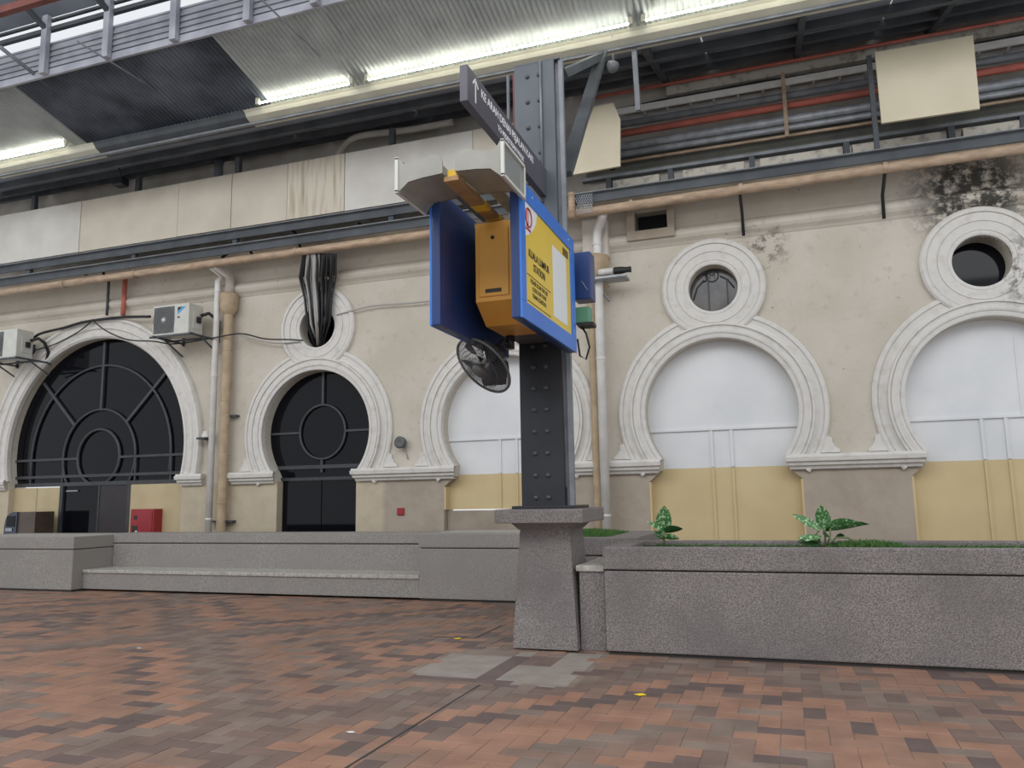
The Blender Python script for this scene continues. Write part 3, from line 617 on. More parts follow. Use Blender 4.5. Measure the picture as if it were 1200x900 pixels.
# striped bracket with two hood lamps
br = thing('lamp_bracket', (-2.2, 5.8, 3.8), 'brown bracket arm with yellow tape above the notice boxes', 'bracket')
MB().box(-2.275, -2.155, 5.08, 6.4, 3.735, 3.775, .006).build('arm', M['bracket'], br)
for yy in (5.62, 5.95, 6.2): MB().box(-2.278, -2.152, yy, yy+.13, 3.733, 3.777).build('tape_stripe', M['ytape'], br)
MB().box(-2.25, -2.18, 5.1, 5.2, 3.775, 3.83).build('clamp', M['ytape'], br)
MB().box(-2.24, -2.19, 6.2, 6.26, 3.74, 3.74).bar((-2.215, 6.35, 3.755), (-2.215, 7.2, 3.755), .06, .03).build('stay', M['bracket'], br)
def hood(s, lab):
    xc = -2.215; t = thing('hood_lamp', (xc+s*.25, 5.27, 3.7), lab, 'lamp'); P = lambda a, b: (xc+s*a, b)
    bx = lambda a, b, c, d, e, f, r=.004: MB().box(min(xc+s*a, xc+s*b), max(xc+s*a, xc+s*b), c, d, e, f, r)
    flo = [(.05, 3.785), (.22, 3.775), (.33, 3.76), (.39, 3.72), (.405, 3.69), (.425, 3.69), (.41, 3.735), (.345, 3.775), (.22, 3.79), (.05, 3.80)]
    MB().prism([P(a, b) for a, b in flo], XZ, 5.04, 5.52).build('tray', M['hood'], t)
    for yy, hh in ((5.035, 0), (5.50, .03)):
        wallp = [(.05, 3.785), (.22, 3.775), (.33, 3.76), (.40, 3.70), (.43, 3.70), (.435, 3.955), (.405, 3.96), (.375, 3.91+hh), (.30, 3.895+hh), (.2, 3.925+hh), (.13, 3.945+hh), (.07, 3.92+hh), (.05, 3.88)]
        MB().prism([P(a, b) for a, b in wallp], XZ, yy, yy+.015).build('side_wall', M['hood'], t)
    bx(.40, .42, 5.04, 5.52, 3.70, 3.95).build('lens', M['lens'], t)
    r = MB(); x0, x1 = sorted((xc+s*.412, xc+s*.438))
    for q in ((5.025, 5.05, 3.69, 3.965), (5.505, 5.53, 3.69, 3.965), (5.025, 5.53, 3.685, 3.71), (5.025, 5.53, 3.945, 3.968)): r.box(x0, x1, *q, .004)
    r.build('lens_rim', M['hood2'], t)
    bx(.09, .33, 5.12, 5.42, 3.80, 3.90, .01).build('gear_box', M['hood'], t)
    f = MB()
    for q in ((.03, .05, 3.88, 4.04), (.33, .35, 3.88, 4.04), (.03, .35, 4.02, 4.04), (.03, .35, 3.88, 3.895)): f.box(min(xc+s*q[0], xc+s*q[1]), max(xc+s*q[0], xc+s*q[1]), 5.48, 5.5, q[2], q[3], .004)
    if s > 0: f.build('back_frame', M['hood2'], t)
    MB().tube([(xc+s*.0, 5.25, 3.78), (xc+s*.08, 5.25, 3.83)], .018, 6).build('pivot', M['ytape'], t)
hood(1, 'grey scoop-shaped hood lamp under the hanging sign, the right of two'); hood(-1, 'grey scoop-shaped hood lamp over the blue box, the left of two')
# hanging direction sign
sg = thing('direction_sign', (-2.15, 6, 4.37), 'long charcoal direction sign with white arrow and lettering on the column', 'sign')
MB().box(-2.165, -2.1, 5.14, 7.2, 4.38, 4.675, .005).build('sign_box', M['signg'], sg)
def words(line, size, y, z):
    for wd in line.split():
        o = text('sign_word', wd, size, faceX(-2.099, y, z), M['txt'], sg, 'LEFT', .0006, 1.0, .0012); y = max(v.co.y for v in o.data.vertices)+size*.3
words('KE ARAH DENAI PEJALAN KAKI', .098, 5.42, 4.55); words('TO PEDESTRIAN WALK', .066, 5.80, 4.45)
ar = MB(); ar.bar((-2.098, 5.30, 4.435), (-2.098, 5.30, 4.63), .018, .002, (1, 0, 0)).bar((-2.098, 5.30, 4.632), (-2.098, 5.245, 4.575), .018, .002, (1, 0, 0)).bar((-2.098, 5.30, 4.632), (-2.098, 5.355, 4.575), .018, .002, (1, 0, 0))
ar.build('arrow', M['txt'], sg, 'white upward arrow')
for yy in (7.18,): MB().tube([(-2.13, yy, 4.67), (-2.13, yy, ZC)], .012, 6).build('hanger_rod', M['steel'], sg)
# fan
ft = thing('wall_fan', (-2.45, 6.6, 2.3), 'round black oscillating fan hanging below the blue notice boxes', 'fan')
fc_, fa = Vector((-2.47, 6.35, 2.56)), Vector((-.42, -.62, -.66)).normalized()
e1 = fa.cross(Vector((0, 0, 1))).normalized(); e2 = e1.cross(fa); FR = .29
rp = lambda r, h, q: fc_+fa*h+(e1*math.cos(q)+e2*math.sin(q))*r
cg = MB()
cg.tube([rp(FR, 0, 2*PI*i/40) for i in range(41)], .012, 6, False)
for r, h in ((.2, .055), (.13, .07), (.075, .075)): cg.tube([rp(r, h, 2*PI*i/32) for i in range(33)], .003, 4, False)
for i in range(72):
    q = 2*PI*i/72; cg.tube([rp(.06, .076, q), rp(.15, .07, q+.06), rp(.22, .05, q+.1), rp(FR, 0, q+.12)], .0022, 3, False)
cg.build('front_cage', M['grille'], ft)
bc = MB()
for i in range(90): q = 2*PI*i/90; bc.tube([rp(.09, -.12, q), rp(.2, -.11, q), rp(FR, 0, q)], .0025, 3, False)
bc.build('rear_cage', M['grille'], ft)
MB().lathe([(.0005, .085), (.06, .082), (.065, .07)], fc_, fa, 20).build('badge', M['grille'], ft)
for i in range(5):
    vs = []; q0 = 2*PI*i/5
    for j in range(7):
        r = .04+.225*j/6
        for s in (-1, 1): vs.append(rp(r, -.03+s*.035, q0+s*(.3+.25*math.sin(PI*j/7))))
    MB().add(vs, [(2*j, 2*j+1, 2*j+3, 2*j+2) for j in range(6)], True).build('blade', M['black'], ft)
MB().lathe([(.0005, -.26), (.06, -.25), (.085, -.2), (.085, -.13), (.05, -.1), (.0005, -.1)], fc_, fa, 20).build('motor', M['black'], ft)
MB().tube([fc_-fa*.2, fc_-fa*.22+Vector((.02, .05, .1)), (-2.3, 6.6, 2.76)], .025, 8).tube([(-2.3, 6.6, 2.74), (-2.3, 6.6, 2.87)], .04, 8).build('bracket', M['black'], ft)
# small box and green box with cable loop at the column's right side
nb = tag(MB().box(-1.88, -1.70, 7.3, 7.5, 3.32, 3.8, .01).build('junction_box', M['navy']), 'small navy box fixed to the column beside the yellow poster', 'box')
MB().bar((-1.79, 7.295, 3.5), (-1.73, 7.295, 3.40), .008, .006).build('wire_stay', M['galv'], nb)
g = thing('junction_box', (-1.8, 7.45, 3.1), 'small pale green box on the column with a cable loop', 'box')
MB().box(-1.9, -1.74, 7.36, 7.5, 3.1, 3.26, .012).build('casing', M['green'], g)
MB().box(-1.86, -1.7, 7.35, 7.49, 3.06, 3.10, .006).build('gland', M['ink'], g)
MB().tube([(-1.84, 7.42, 3.08), (-1.79, 7.42, 3.0), (-1.76, 7.42, 2.86), (-1.80, 7.42, 2.74), (-1.86, 7.42, 2.78), (-1.88, 7.42, 2.95)], .010, 6).build('cable', M['cable'], g)

# ================================================================== GUTTER AND PIPES ON THE WALL
YG = 12.1
gz = 6.10
gt = thing('gutter_pipe', (-5, YG, 6.15), 'long tan gutter pipe running along the top of the wall', 'gutter')
MB().tube([(-19, YG, gz-.04), (-9, YG, gz-.055), (-3, YG, gz-.06), (7, YG, gz+.03)], .075, 12).build('pipe', M['gutter'], gt)
for x in (-16.6, -14.2, -12.3, -8.45, -5.6, -2.1, -.4, 1.63, 4): MB().tube([(x, YG, gz-.05+.0*x), (x, YG, gz-.05)], .1, 10) if 0 else MB().lathe([(.085, -.03), (.085, .03)], (x, YG, gz-.05+max(0, (x+3)*.009)), (1, 0, 0), 12).build('collar', M['gutter'], gt)
for x in (-.42, 1.63): MB().tube([(x, YG+.02, gz-.06), (x, YW-.2, gz-.25), (x, YW-.15, 5.5)], .028, 6).build('strap', M['cable'], gt, 'rusty dark strap')
def downpipe(px, x, zt, lab, lab2):
    t = thing('white_downpipe', (x, YW-.25, 0), lab, 'pipe'); y = YW-.25
    MB().tube([(x+.14, YG+.06, 6.02), (x+.1, y, 5.95), (x+.0, y, 5.83), (x, y, 5.7), (x, y, .0)], .062, 14).build('pipe', M['pvc'], t)
    for z in (5.62, 3.9, 1.1): MB().lathe([(.066, -.02), (.070, -.015), (.070, .015), (.066, .02)], (x, y, z), (0, 0, 1), 14).build('socket', M['pvc'], t)
    for z in (1.05,): MB().box(x-.1, x+.35, YW-.2, YW-.0, z-.015, z+.015).build('clip', M['dsteel'], t)
    t2 = thing('tan_downpipe', (x+.24, YW-.17, 0), lab2, 'pipe'); x2 = x+.24; y = YW-.19
    MB().lathe([(.09, 0), (.09, 5.35)], (x2, y, 0), (0, 0, 1), 16).build('pipe', M['tanpipe'], t2)
    MB().lathe([(.085, 5.12), (.12, 5.16), (.17, 5.25), (.18, 5.45), (.18, 5.56), (.14, 5.56), (.12, 5.45), (.0005, 5.4)], (x2, y, 0), (0, 0, 1), 16).build('hopper', M['tanpipe'], t2)
    MB().tube([(x2, YG+.05, 6.05), (x2, y, 5.92), (x2, y, 5.5)], .09, 12).build('swan_neck', M['upwall'], t2)
    for z in (4.4, 3.4, 2.4, 1.4): MB().lathe([(.092, -.015), (.096, -.01), (.096, .01), (.092, .015)], (x2, y, z), (0, 0, 1), 16).build('socket', M['tanpipe'], t2)
    for z in (3.1, 1.05): MB().box(x2-.02, x2+.2, YW-.12, YW, z-.02, z+.02).build('clip', M['dsteel'], t2)
downpipe(258, -10.6, 0, 'white plastic downpipe on the wall left of the dark doorway', 'thick tan downpipe with hopper left of the dark doorway')
# right pair: tan pipe stands left of and behind the white one
x = -2.78
t = thing('white_downpipe', (x, YW-.3, 0), 'white plastic downpipe with bend, right of the steel column', 'pipe'); y = YW-.3
MB().tube([(x+.2, YG+.06, 6.02), (x+.14, YG+.2, 5.98), (x+.02, y, 5.86), (x, y, 5.7), (x, y, 0)], .075, 14).build('pipe', M['pvc'], t)
for z in (5.6, 3.65, 1.1): MB().lathe([(.079, -.02), (.084, -.015), (.084, .015), (.079, .02)], (x, y, z), (0, 0, 1), 14).build('socket', M['pvc'], t)
t = thing('tan_downpipe', (x-.12, YW-.14, 0), 'tan downpipe with wide hopper behind the right white downpipe', 'pipe')
MB().lathe([(.08, 0), (.08, 5.0)], (x-.16, YW-.12, 0), (0, 0, 1), 14).build('pipe', M['tanpipe'], t)
MB().lathe([(.085, 4.78), (.13, 4.84), (.25, 4.98), (.27, 5.2), (.27, 5.42), (.23, 5.42), (.0005, 5.3)], (x-.1, YW-.18, 0), (0, 0, 1), 18).build('hopper', M['tanpipe'], t)
MB().box(x-.28, x+.16, YW-.2, YW, 5.42, 6.1, .02).build('hopper_head', M['upwall'], t)
# cctv camera on a bracket
c0 = atY(714, 318, 12.3)
cc = thing('security_camera', c0, 'small white and black security camera on the right downpipe', 'camera')
MB().lathe([(.0005, -.18), (.05, -.18), (.055, -.1), (.055, .1), (.0005, .1)], c0, (1, 0, 0), 14).build('housing', M['pvc'], cc)
MB().lathe([(.06, .08), (.06, .2), (.045, .3), (.05, .36), (.0005, .36)], c0, (1, -.05, -.03), 14).build('lens_hood', M['cable'], cc)
MB().box(c0.x-.35, c0.x+.28, c0.y-.05, c0.y+.3, c0.z-.12, c0.z-.08, .01).build('shelf', M['galv'], cc)
MB().bar((c0.x-.3, c0.y+.1, c0.z-.1), (c0.x-.1, c0.y+.4, c0.z-.4), .03, .02).build('stay', M['galv'], cc)
# air conditioners
def aircon(x0, x1, z0, z1, lab, logo):
    yf, yb = YW-.75, YW-.35
    t = thing('air_conditioner', ((x0+x1)/2, (yf+yb)/2, z0), lab, 'air conditioner')
    b = MB().box(x0, x1, yf, yb, z0, z1, .02).build('casing', M['acw'], t)
    xm = x0+(x1-x0)*.60
    MB().box(x0+.035, xm, yf-.012, yf+.01, z0+.04, z1-.04, .006).build('grille', M['grille'], b)
    for r in (.26, .21, .16, .11): 
        cxx, czz = (x0+xm)/2+.02, (z0+z1)/2
        MB().tube([(cxx+r*math.cos(q*PI/16), yf-.014, czz+r*math.sin(q*PI/16)) for q in range(33)], .004, 4, False).build('grille_ring', M['frame'], b)
    MB().lathe([(.045, 0), (.045, .012), (.0005, .014)], ((x0+xm)/2+.02, yf-.012, (z0+z1)/2), (0, -1, 0), 16).build('hub', M['acw'], b)
    if logo:
        q = z1-.07; MB().prism([(xm+.08, q-.15), (xm+.08, q-.1), (xm+.2, q), (xm+.28, q)], XZ, yf-.004, yf+.002).build('blue_logo', M['lblue'], b, 'blue slanted logo')
        MB().prism([(xm+.08, q), (xm+.19, q), (xm+.08, q-.09)], XZ, yf-.004, yf+.002).build('black_logo', M['ink'], b)
        MB().box(xm+.08, xm+.14, yf-.003, yf+.002, q-.22, q-.19).build('badge', M['ink'], b)
    MB().box(x1-.01, x1+.01, yf+.12, yb-.05, z0+.12, z1-.15, .004).build('valve_cover', M['acw'], b)
    MB().box(x1+.01, x1+.05, yf+.2, yb-.1, z0+.24, z0+.36, .006).build('valve', M['cable'], b)
    MB().tube([(x1+.03, yb-.1, z0+.40), (x1+.14, yb, z0+.46), (x1+.2, yb+.1, z0+.38), (x1+.16, YW-.1, z0+.2), (x1+.05, YW-.04, z0+.02)], .035, 8).build('hose', M['cable'], b)
    k = MB()
    for x in (x0+.12, x1+.12): k.box(x-.02, x+.02, yf-.1, YW, z0-.05, z0-.015).box(x-.02, x+.02, YW-.04, YW, z0-.08, z0+.38).bar((x, yf+.2, z0-.04), (x, YW-.02, z0-.3), .025, .025)
    k.box(x0-.02, x1+.16, yf-.05, yf-.01, z0-.05, z0-.015).box(x0-.02, x1+.16, yb, yb+.04, z0-.05, z0-.015)
    k.build('bracket', M['dsteel'], t)
a = atY(178, 396, YW-.75); b = atY(221, 352, YW-.75)
aircon(a.x, b.x+.02, a.z+.03, b.z-.04, 'ivory air conditioner unit with blue logo above the wide fanlight arch', True)
a2 = atY(18, 418, YW-.75)
aircon(a2.x-.98, a2.x, a2.z, a2.z+.62, 'ivory air conditioner unit cut off by the left edge', False)
# cables on the wall
def cable(pts, r, m, lab, Y=YW-.06, nm='wall_cable'):
    P = [atY(px, py, Y) for px, py in pts]; Q = []
    for i in range(len(P)-1):
        p0, p1, p2, p3 = P[max(i-1, 0)], P[i], P[i+1], P[min(i+2, len(P)-1)]
        for k in range(5):
            s = k/5; Q.append(.5*((2*p1)+(p2-p0)*s+(2*p0-5*p1+4*p2-p3)*s*s+(3*p1-p0-3*p2+p3)*s**3))
    Q.append(P[-1]); return tag(MB().tube(Q, r, 6).build(nm, m), lab, 'cable')
cable([(33, 404), (45, 392), (75, 384), (100, 377), (140, 372), (176, 371)], .03, M['cable'], 'thick black cable between the two air conditioners', YW-.2)
cable([(33, 412), (60, 405), (90, 390), (108, 376)], .015, M['cable'], 'thin black cable looping along the left arch moulding', YW-.2)
cable([(108, 375), (125, 388), (150, 398), (180, 400), (205, 403), (250, 396), (282, 391), (310, 397), (340, 398), (355, 399)], .014, M['cable'], 'black cable running from the arch to the round window', YW-.35)
cable([(282, 393), (320, 402), (352, 400)], .014, M['cablew'], 'grey cable beside the tan downpipe', YW-.12)
cable([(395, 369), (420, 362), (440, 358), (480, 355), (512, 352)], .016, M['cablew'], 'pale cable from the round window towards the blue box', YW-.1)
cable([(40, 404), (38, 414), (20, 418)], .03, M['cable'], 'short black cable under the left edge air conditioner', YW-.3)
cb_ = thing('cable_bundle', atY(374, 405, YW-.2), 'bundle of black and grey cables hanging into the round window', 'cable bundle')
for i in range(26):
    s = i/25; xt, xb = 356+38*s, 362+25*s+random.uniform(-2, 2); bl = s < .12 or s > .52
    sag = 355 if .12 < s < .5 else 350
    pts = [(xt, 302), (xt+random.uniform(-2, 1)-3*(1-s), 325), (xb-3+5*s, sag), (xb, 376+random.uniform(-4, 4)), (374+(xb-374)*.4, 398+random.uniform(-6, 8))]
    dd = random.uniform(.05, .28)
    P = [atY(px, py, YW-(dd if j < 4 else -.1)) for j, (px, py) in enumerate(pts)]; P[0] = atY(xt, 298, YG+.05)
    MB().tube(P, random.uniform(.016, .03), 6).build('cable', M['cable'] if bl else random.choice([M['cablew'], M['grille'], M['cable'], M['cablew']]), cb_)
for x0, x1, z, m, lab in ((146, 148, 0, M['red'], 'short red pipe above the left arch under the gutter'), (127, 129, 0, M['dsteel'], 'short dark conduit above the left arch under the gutter')):
    p = atY(x0, 370, YW-.1); tag(MB().tube([(p.x, YW-.14, p.z), (p.x, YW-.14, 6.2)], .05 if m == M['red'] else .03, 8).build('conduit', m), lab, 'pipe')
# wall fittings at left
fx = thing('fire_hose_cabinet', (-12.38, YW, .4), 'red fire hose cabinet on tan panel beside the dark door', 'cabinet')
MB().box(-12.68, -12.08, YW-.1, YW+.13, .45, 1.31, .012).build('body', M['redcab'], fx)
MB().box(-12.64, -12.12, YW-.112, YW-.1, .5, 1.27, .006).build('cabinet_door', M['redcab'], fx)
MB().box(-12.62, -12.48, YW-.118, YW-.11, .7, .98).build('glass_slot', M['ink'], fx); MB().box(-12.52, -12.48, YW-.122, YW-.112, .7, .88).build('handle', M['txt'], fx); MB().box(-12.58, -12.5, YW-.118, YW-.11, 1.1, 1.18).build('lock', M['ink'], fx)
p = atY(18, 600, 12.5); q = atY(50, 625, 12.5)
dk = thing('ticket_machine', (p.x+.4, 12.5, .3), 'dark machine with slanted screen standing left of the dark door', 'machine')
xm0, xm1 = p.x, q.x
mp = [(xm0, .05), (xm1, .05), (xm1, p.z), (xm0+.22, p.z), (xm0+.1, p.z-.05), (xm0+.03, p.z-.14), (xm0, p.z-.28)]
MB().prism(mp, XZ, 12.3, 12.75).build('casing', mat('machine_shell', srgb(88, 76, 66), srgb(74, 64, 56), 4, .4), dk)
MB().prism([(xm0-.005, .05), (xm0+.34, .05), (xm0+.34, p.z+.004), (xm0+.22, p.z+.004), (xm0+.1, p.z-.046), (xm0+.028, p.z-.14), (xm0-.005, p.z-.28)], XZ, 12.27, 12.3).build('front_panel', mat('navy_trim', srgb(54, 64, 80), None, rough=.3), dk)
MB().box(xm0+.06, xm0+.3, 12.26, 12.272, p.z-.3, p.z-.08, .004).build('screen', M['glass'], dk)
MB().box(xm0+.05, xm0+.24, 12.255, 12.262, p.z-.4, p.z-.33, .003).build('slot_plate', M['galv'], dk)
p = atY(243, 513, YW-.1); wl = thing('wall_lamp', p, 'small pale wall lamp left of the left white downpipe', 'lamp')
MB().box(p.x-.12, p.x+.1, YW-.28, YW, p.z-.04, p.z, .01).build('arm', M['dsteel'], wl); MB().lathe([(.0005, .14), (.07, .12), (.1, .02), (.1, 0)], (p.x+.02, YW-.15, p.z), (0, 0, 1), 14).build('shade', M['pvc'], wl)
p = atY(473, 519, YW); ws = thing('wall_light', p, 'small round wall spotlight between dark arch and column', 'lamp')
MB().lathe([(.06, 0), (.06, .05), (.1, .08), (.11, .16), (.08, .17), (.0005, .15)], (p.x, YW, p.z), (0, -1, 0), 16).build('body', M['grille'], ws)
MB().tube([(p.x+.02, YW-.02, p.z-.08), (p.x+.1, YW-.02, p.z-.3)], .012, 6).build('cable', M['cablew'], ws)
p = atY(470, 599, YW); tag(MB().box(p.x-.07, p.x+.07, YW-.03, YW+.01, p.z-.07, p.z+.06, .01).build('alarm_box', M['redcab']), 'tiny red alarm box low on the wall right of the dark doorway', 'alarm')

# ================================================================== UPPER STOREY: cladding, beams, pipes
tag(MB().box(-19, 7, 13.45, 13.6, 6.34, 9.6).build('wall_upper', M['upwall']), 'grimy plaster wall above the gutter, behind the boards', 'wall', kind='structure')
tag(MB().box(-19, 7, 12.08, 13.5, 6.28, 6.34).build('trim_12', M['upwall']), 'flat ledge on top of the arcade wall', 'ledge', kind='structure')
YC = 12.05
xs = [atY(q, 230, YC).x for q in (-70, 97, 210, 272, 337, 404, 555, 640)]
cl = ['leftmost, pale', 'second from left, with stain at its right edge', 'third from left, narrow', 'fourth from left, narrow and plain', 'fifth from left, rust-streaked', 'long and white, behind the left hood lamp', 'rightmost, behind the hanging sign']
for i in range(7):
    z0 = 6.68; zt = 7.80
    m = M['cladw'] if i in (0, 5) else M['clads'] if i in (4,) else M['clad']
    tag(MB().box(xs[i]+.006, xs[i+1]-.006, YC-.02+.006*(i % 2), YC+.03, z0, zt, .004).build('cladding_board', m), 'cream cladding board above the gutter, '+cl[i], 'board', 'cladding boards above the gutter')
pts = [atY(*q, YC) for q in ((696, 126), (719, 121), (727, 140), (727, 195), (667, 206))]
tag(MB().prism([(p.x, p.z) for p in pts], XZ, YC-.02, YC+.03).build('cladding_board', M['cladr']), 'cream board with slanted left side, right of the column', 'board', 'cladding boards above the gutter')
pts = [atY(*q, YC) for q in ((1025, 62), (1140, 42), (1148, 128), (1033, 145))]
tag(MB().prism([(p.x, p.z) for p in pts], XZ, YC-.02, YC+.03).build('cladding_board', M['cladr']), 'large square cream board among the pipes at upper right', 'board', 'cladding boards above the gutter')
for zz, lab in ((6.47, 'dark steel channel directly under the cream cladding boards'), (6.18, 'dark steel channel just above the gutter pipe')):
    t = thing('steel_channel', (-6, YC, zz), lab, 'beam')
    x1 = 7 if zz < 6.4 else -3.2
    MB().box(-19, x1, YC-.0, YC+.028, zz, zz+.15).build('web', M['dsteel'], t)
    MB().box(-19, x1, YC-.07, YC+.028, zz+.148, zz+.165).build('top_flange', M['steel'], t)
for xx, ll in ((-15.3, 'behind the leftmost cladding board'), (-12.4, 'behind the second cladding board from left'), (-9.9, 'behind the fourth cladding board from left'), (-6.5, 'behind the long white cladding board'), (-4.4, 'behind the hanging sign')):
    tag(MB().box(xx, xx+.1, YC+.03, YC+.12, 6.34, 7.78 if xx > -3 else 8.15).build('steel_post', M['dsteel']), 'dark steel post above the gutter '+ll, 'post', 'posts behind the cladding boards')
for xx, zz, ll in ((-2.65, 7.2, 'holding the slanted cream board'), (2.25, 7.3, 'holding the large square board')):
    tag(MB().box(xx, xx+.08, YC+.03, 13.46, zz, zz+.08).build('stand_off', M['dsteel']), 'short steel stand-off bar '+ll, 'bar')
for i, pp in enumerate([[(290, 268), (325, 262), (345, 272), (352, 290)], [(260, 302), (275, 292), (290, 290), (296, 300)], [(100, 322), (118, 312), (122, 325)], [(420, 262), (440, 272), (465, 262)]]):
    cable(pp, .03, M['cable'], 'black looping cable above the gutter, '+['near the cable bundle', 'above the left hopper', 'above the left arch', 'left of the blue box'][i], YC+.25)
# right: pipes, tray, parapet
XR0 = -3.1
def hline(nm, py, r, m, lab, cat='pipe', Y=13.0, x0=XR0, x1=7): 
    z = atY(1000, py, Y).z; return tag(MB().tube([(x0, Y, z), (x1, Y, z)], r, 12).build(nm, m), lab, cat), z
hline('red_pipe', 111, .06, M['red'], 'red fire main pipe running along the upper right wall')
hline('steel_pipe', 128, .075, M['galv'], 'silver pipe below the red fire main, upper one', Y=12.95)
hline('steel_pipe', 138, .05, M['galv'], 'silver pipe below the red fire main, lower one', Y=12.95)
hline('steel_pipe', 99, .06, M['steel'], 'grey pipe just above the red fire main')
hline('red_pipe', 58, .03, M['red'], 'thin red pipe under the dark soffit at upper right')
hline('rail_pipe', 147, .025, M['gutter'], 'thin pinkish rail below the silver pipes at upper right')
z = atY(1000, 88, 13.05).z; z2 = atY(1000, 80, 13.05).z
tt = thing('cable_tray', (1, 13.05, z), 'white cable tray carrying dark cables at upper right', 'cable tray')
MB().box(XR0+.6, 7, 12.98, 13.02, z, z2, .004).build('side_rail', M['pvc'], tt); MB().box(XR0+.6, 7, 13.3, 13.34, z, z2).build('side_rail', M['pvc'], tt)
for i in range(24): MB().box(-2.4+.4*i, -2.36+.4*i, 13.0, 13.32, z+.01, z+.03).build('rung', M['pvc'], tt)
for i in range(4):
    P = [(-2.5+j*.8, 13.08+.06*i, z2+.03+random.uniform(0, .06)) for j in range(12)]; MB().tube(P, .025, 6).build('cable', M['cable'], tt)
z = atY(1000, 72, 13.2).z; tag(MB().box(-1.6, 7, 13.2, 13.4, z, z+.2, .01).build('concrete_lintel', M['parapet']), 'grey stained concrete lintel above the cable tray', 'lintel')
pa = thing('parapet', (1, 12.95, 6.5), 'low stained white parapet between dark posts above the right gutter', 'parapet')
zb, zt = atY(1000, 192, 12.95).z, atY(1000, 171, 12.95).z
for a, b in ((-2.55, -1.75), (-1.35, -.35), (-.1, 1.15), (1.3, 2.55), (2.85, 3.6), (3.7, 5)): MB().box(a, b, 12.9, 13.05, zb, zt, .008).build('parapet_block', M['parapet'], pa)
MB().box(XR0, 7, 12.85, 13.1, zb-.18, zb).build('kerb_beam', M['dsteel'], pa); MB().box(XR0, 7, 12.86, 13.0, zt+.05, zt+.10).build('top_rail', M['steel'], pa)
for xx in (-2.62, -1.55, -.22, 1.22, 2.7, 3.65): MB().box(xx-.05, xx+.04, 12.87, 13.02, zb, zt+.06).build('post', M['dsteel'], pa)
z0 = atY(1000, 163, 13.25).z; z1 = atY(1000, 141, 13.25).z
tag(MB().box(XR0, 7, 13.25, 13.3, z0, z1).build('trim_13', mat('grey_green_board', srgb(120, 120, 112), srgb(104, 104, 98), 3, .8)), 'grey green fascia strip behind the parapet', 'fascia', kind='structure')
p, q = atY(917, 85, 12.9), atY(922, 160, 12.9); tag(MB().bar(p, (p.x, 12.9, q.z), .06, .05, (0, 1, 0)).build('steel_post', M['gutter']), 'thin pinkish post crossing the pipes at upper right', 'post')
p = atY(1021, 62, 12.12); tag(MB().box(p.x-.07, p.x+.0, 12.1, 12.16, 6.34, 7.88).build('steel_post', M['dsteel']), 'dark post at the left edge of the large square board', 'post')
wg = thing('wire_guard', atY(680, 250, 12.0), 'small wire mesh guard above the right hopper', 'guard')
a, b = atY(673, 252, 12.0), atY(694, 226, 12.0); g = MB()
for i in range(9):
    u = i/8; g.bar((a.x+(b.x-a.x)*u, 12.0, a.z), (min(b.x, a.x+(b.x-a.x)*(u+.5)), 12.0, a.z+(b.z-a.z)*min(1, (1-u)*2)), .006, .006, (0, 1, 0)); g.bar((a.x+(b.x-a.x)*u, 12.0, b.z), (min(b.x, a.x+(b.x-a.x)*(u+.5)), 12.0, b.z-(b.z-a.z)*min(1, (1-u)*2)), .006, .006, (0, 1, 0))
g.build('mesh', M['galv'], wg, kind='stuff'); MB().tube([(a.x-.04, 12.0, a.z-.05), (a.x-.04, 12.0, b.z+.05)], .06, 8).build('post', M['gutter'], wg)

# ================================================================== CANOPY
def roof_pts(y0, z0, y1, z1): return (y0, z0), (y1, z1)
rt = thing('canopy_roof', (-5, 9.7, 8.1), 'corrugated zinc canopy sloping down to the lit gutter beam', 'roof', kind='structure')
RY0, RZ0, RY1, RZ1 = 8.98, 8.52, 10.55, 8.13
PT = .082
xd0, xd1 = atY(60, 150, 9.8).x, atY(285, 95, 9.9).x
x = -14.5
while x < 5.5:
    w_ = PT*10; n = 10*6; vs = []; fs = []
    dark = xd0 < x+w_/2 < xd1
    for i in range(n+1):
        xx = x+w_*i/n; dz = .018*math.cos(2*PI*(xx-x)/PT)+(.002 if i in (0, n) else 0)
        vs += [(xx, RY0, RZ0+dz), (xx, RY1, RZ1+dz)]
    fs = [(2*i, 2*i+1, 2*i+3, 2*i+2) for i in range(n)]
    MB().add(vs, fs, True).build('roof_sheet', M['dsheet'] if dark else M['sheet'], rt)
    x += w_
# gutter beam lit by the tubes
bt_ = thing('gutter_beam', (-5, 10.6, 7.9), 'long cream gutter beam along the lower edge of the canopy', 'beam')
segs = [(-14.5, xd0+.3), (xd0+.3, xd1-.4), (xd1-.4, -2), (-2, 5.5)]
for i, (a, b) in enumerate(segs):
    m = M['dsteel'] if i == 1 else M['beam']  # dark length continues the reflection patch painted on the sheets
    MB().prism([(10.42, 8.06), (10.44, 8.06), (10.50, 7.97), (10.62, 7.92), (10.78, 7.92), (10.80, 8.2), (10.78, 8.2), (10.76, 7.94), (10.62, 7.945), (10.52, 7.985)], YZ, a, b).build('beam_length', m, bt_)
MB().box(-14.5, 5.5, 10.60, 10.66, 7.88, 7.92).build('bottom_lip', M['steel'], bt_)
def tube_light(p0, p1, lab):
    a, b = atY(*p0, 10.40).x, atY(*p1, 10.40).x
    t = thing('fluorescent_light', ((a+b)/2, 10.4, 8.07), lab, 'light', 'fluorescent lights under the canopy')
    MB().tube([(a+.05, 10.35, 8.085), (b-.05, 10.35, 8.085)], .016, 8).build('tube', M['tube'], t)
    for x in (a+.03, b-.03): MB().box(x-.03, x+.03, 10.32, 10.38, 8.06, 8.17).build('end_cap', M['beam'], t)
tube_light((-60, 195), (82, 165), 'lit fluorescent strip at the far left of the canopy')
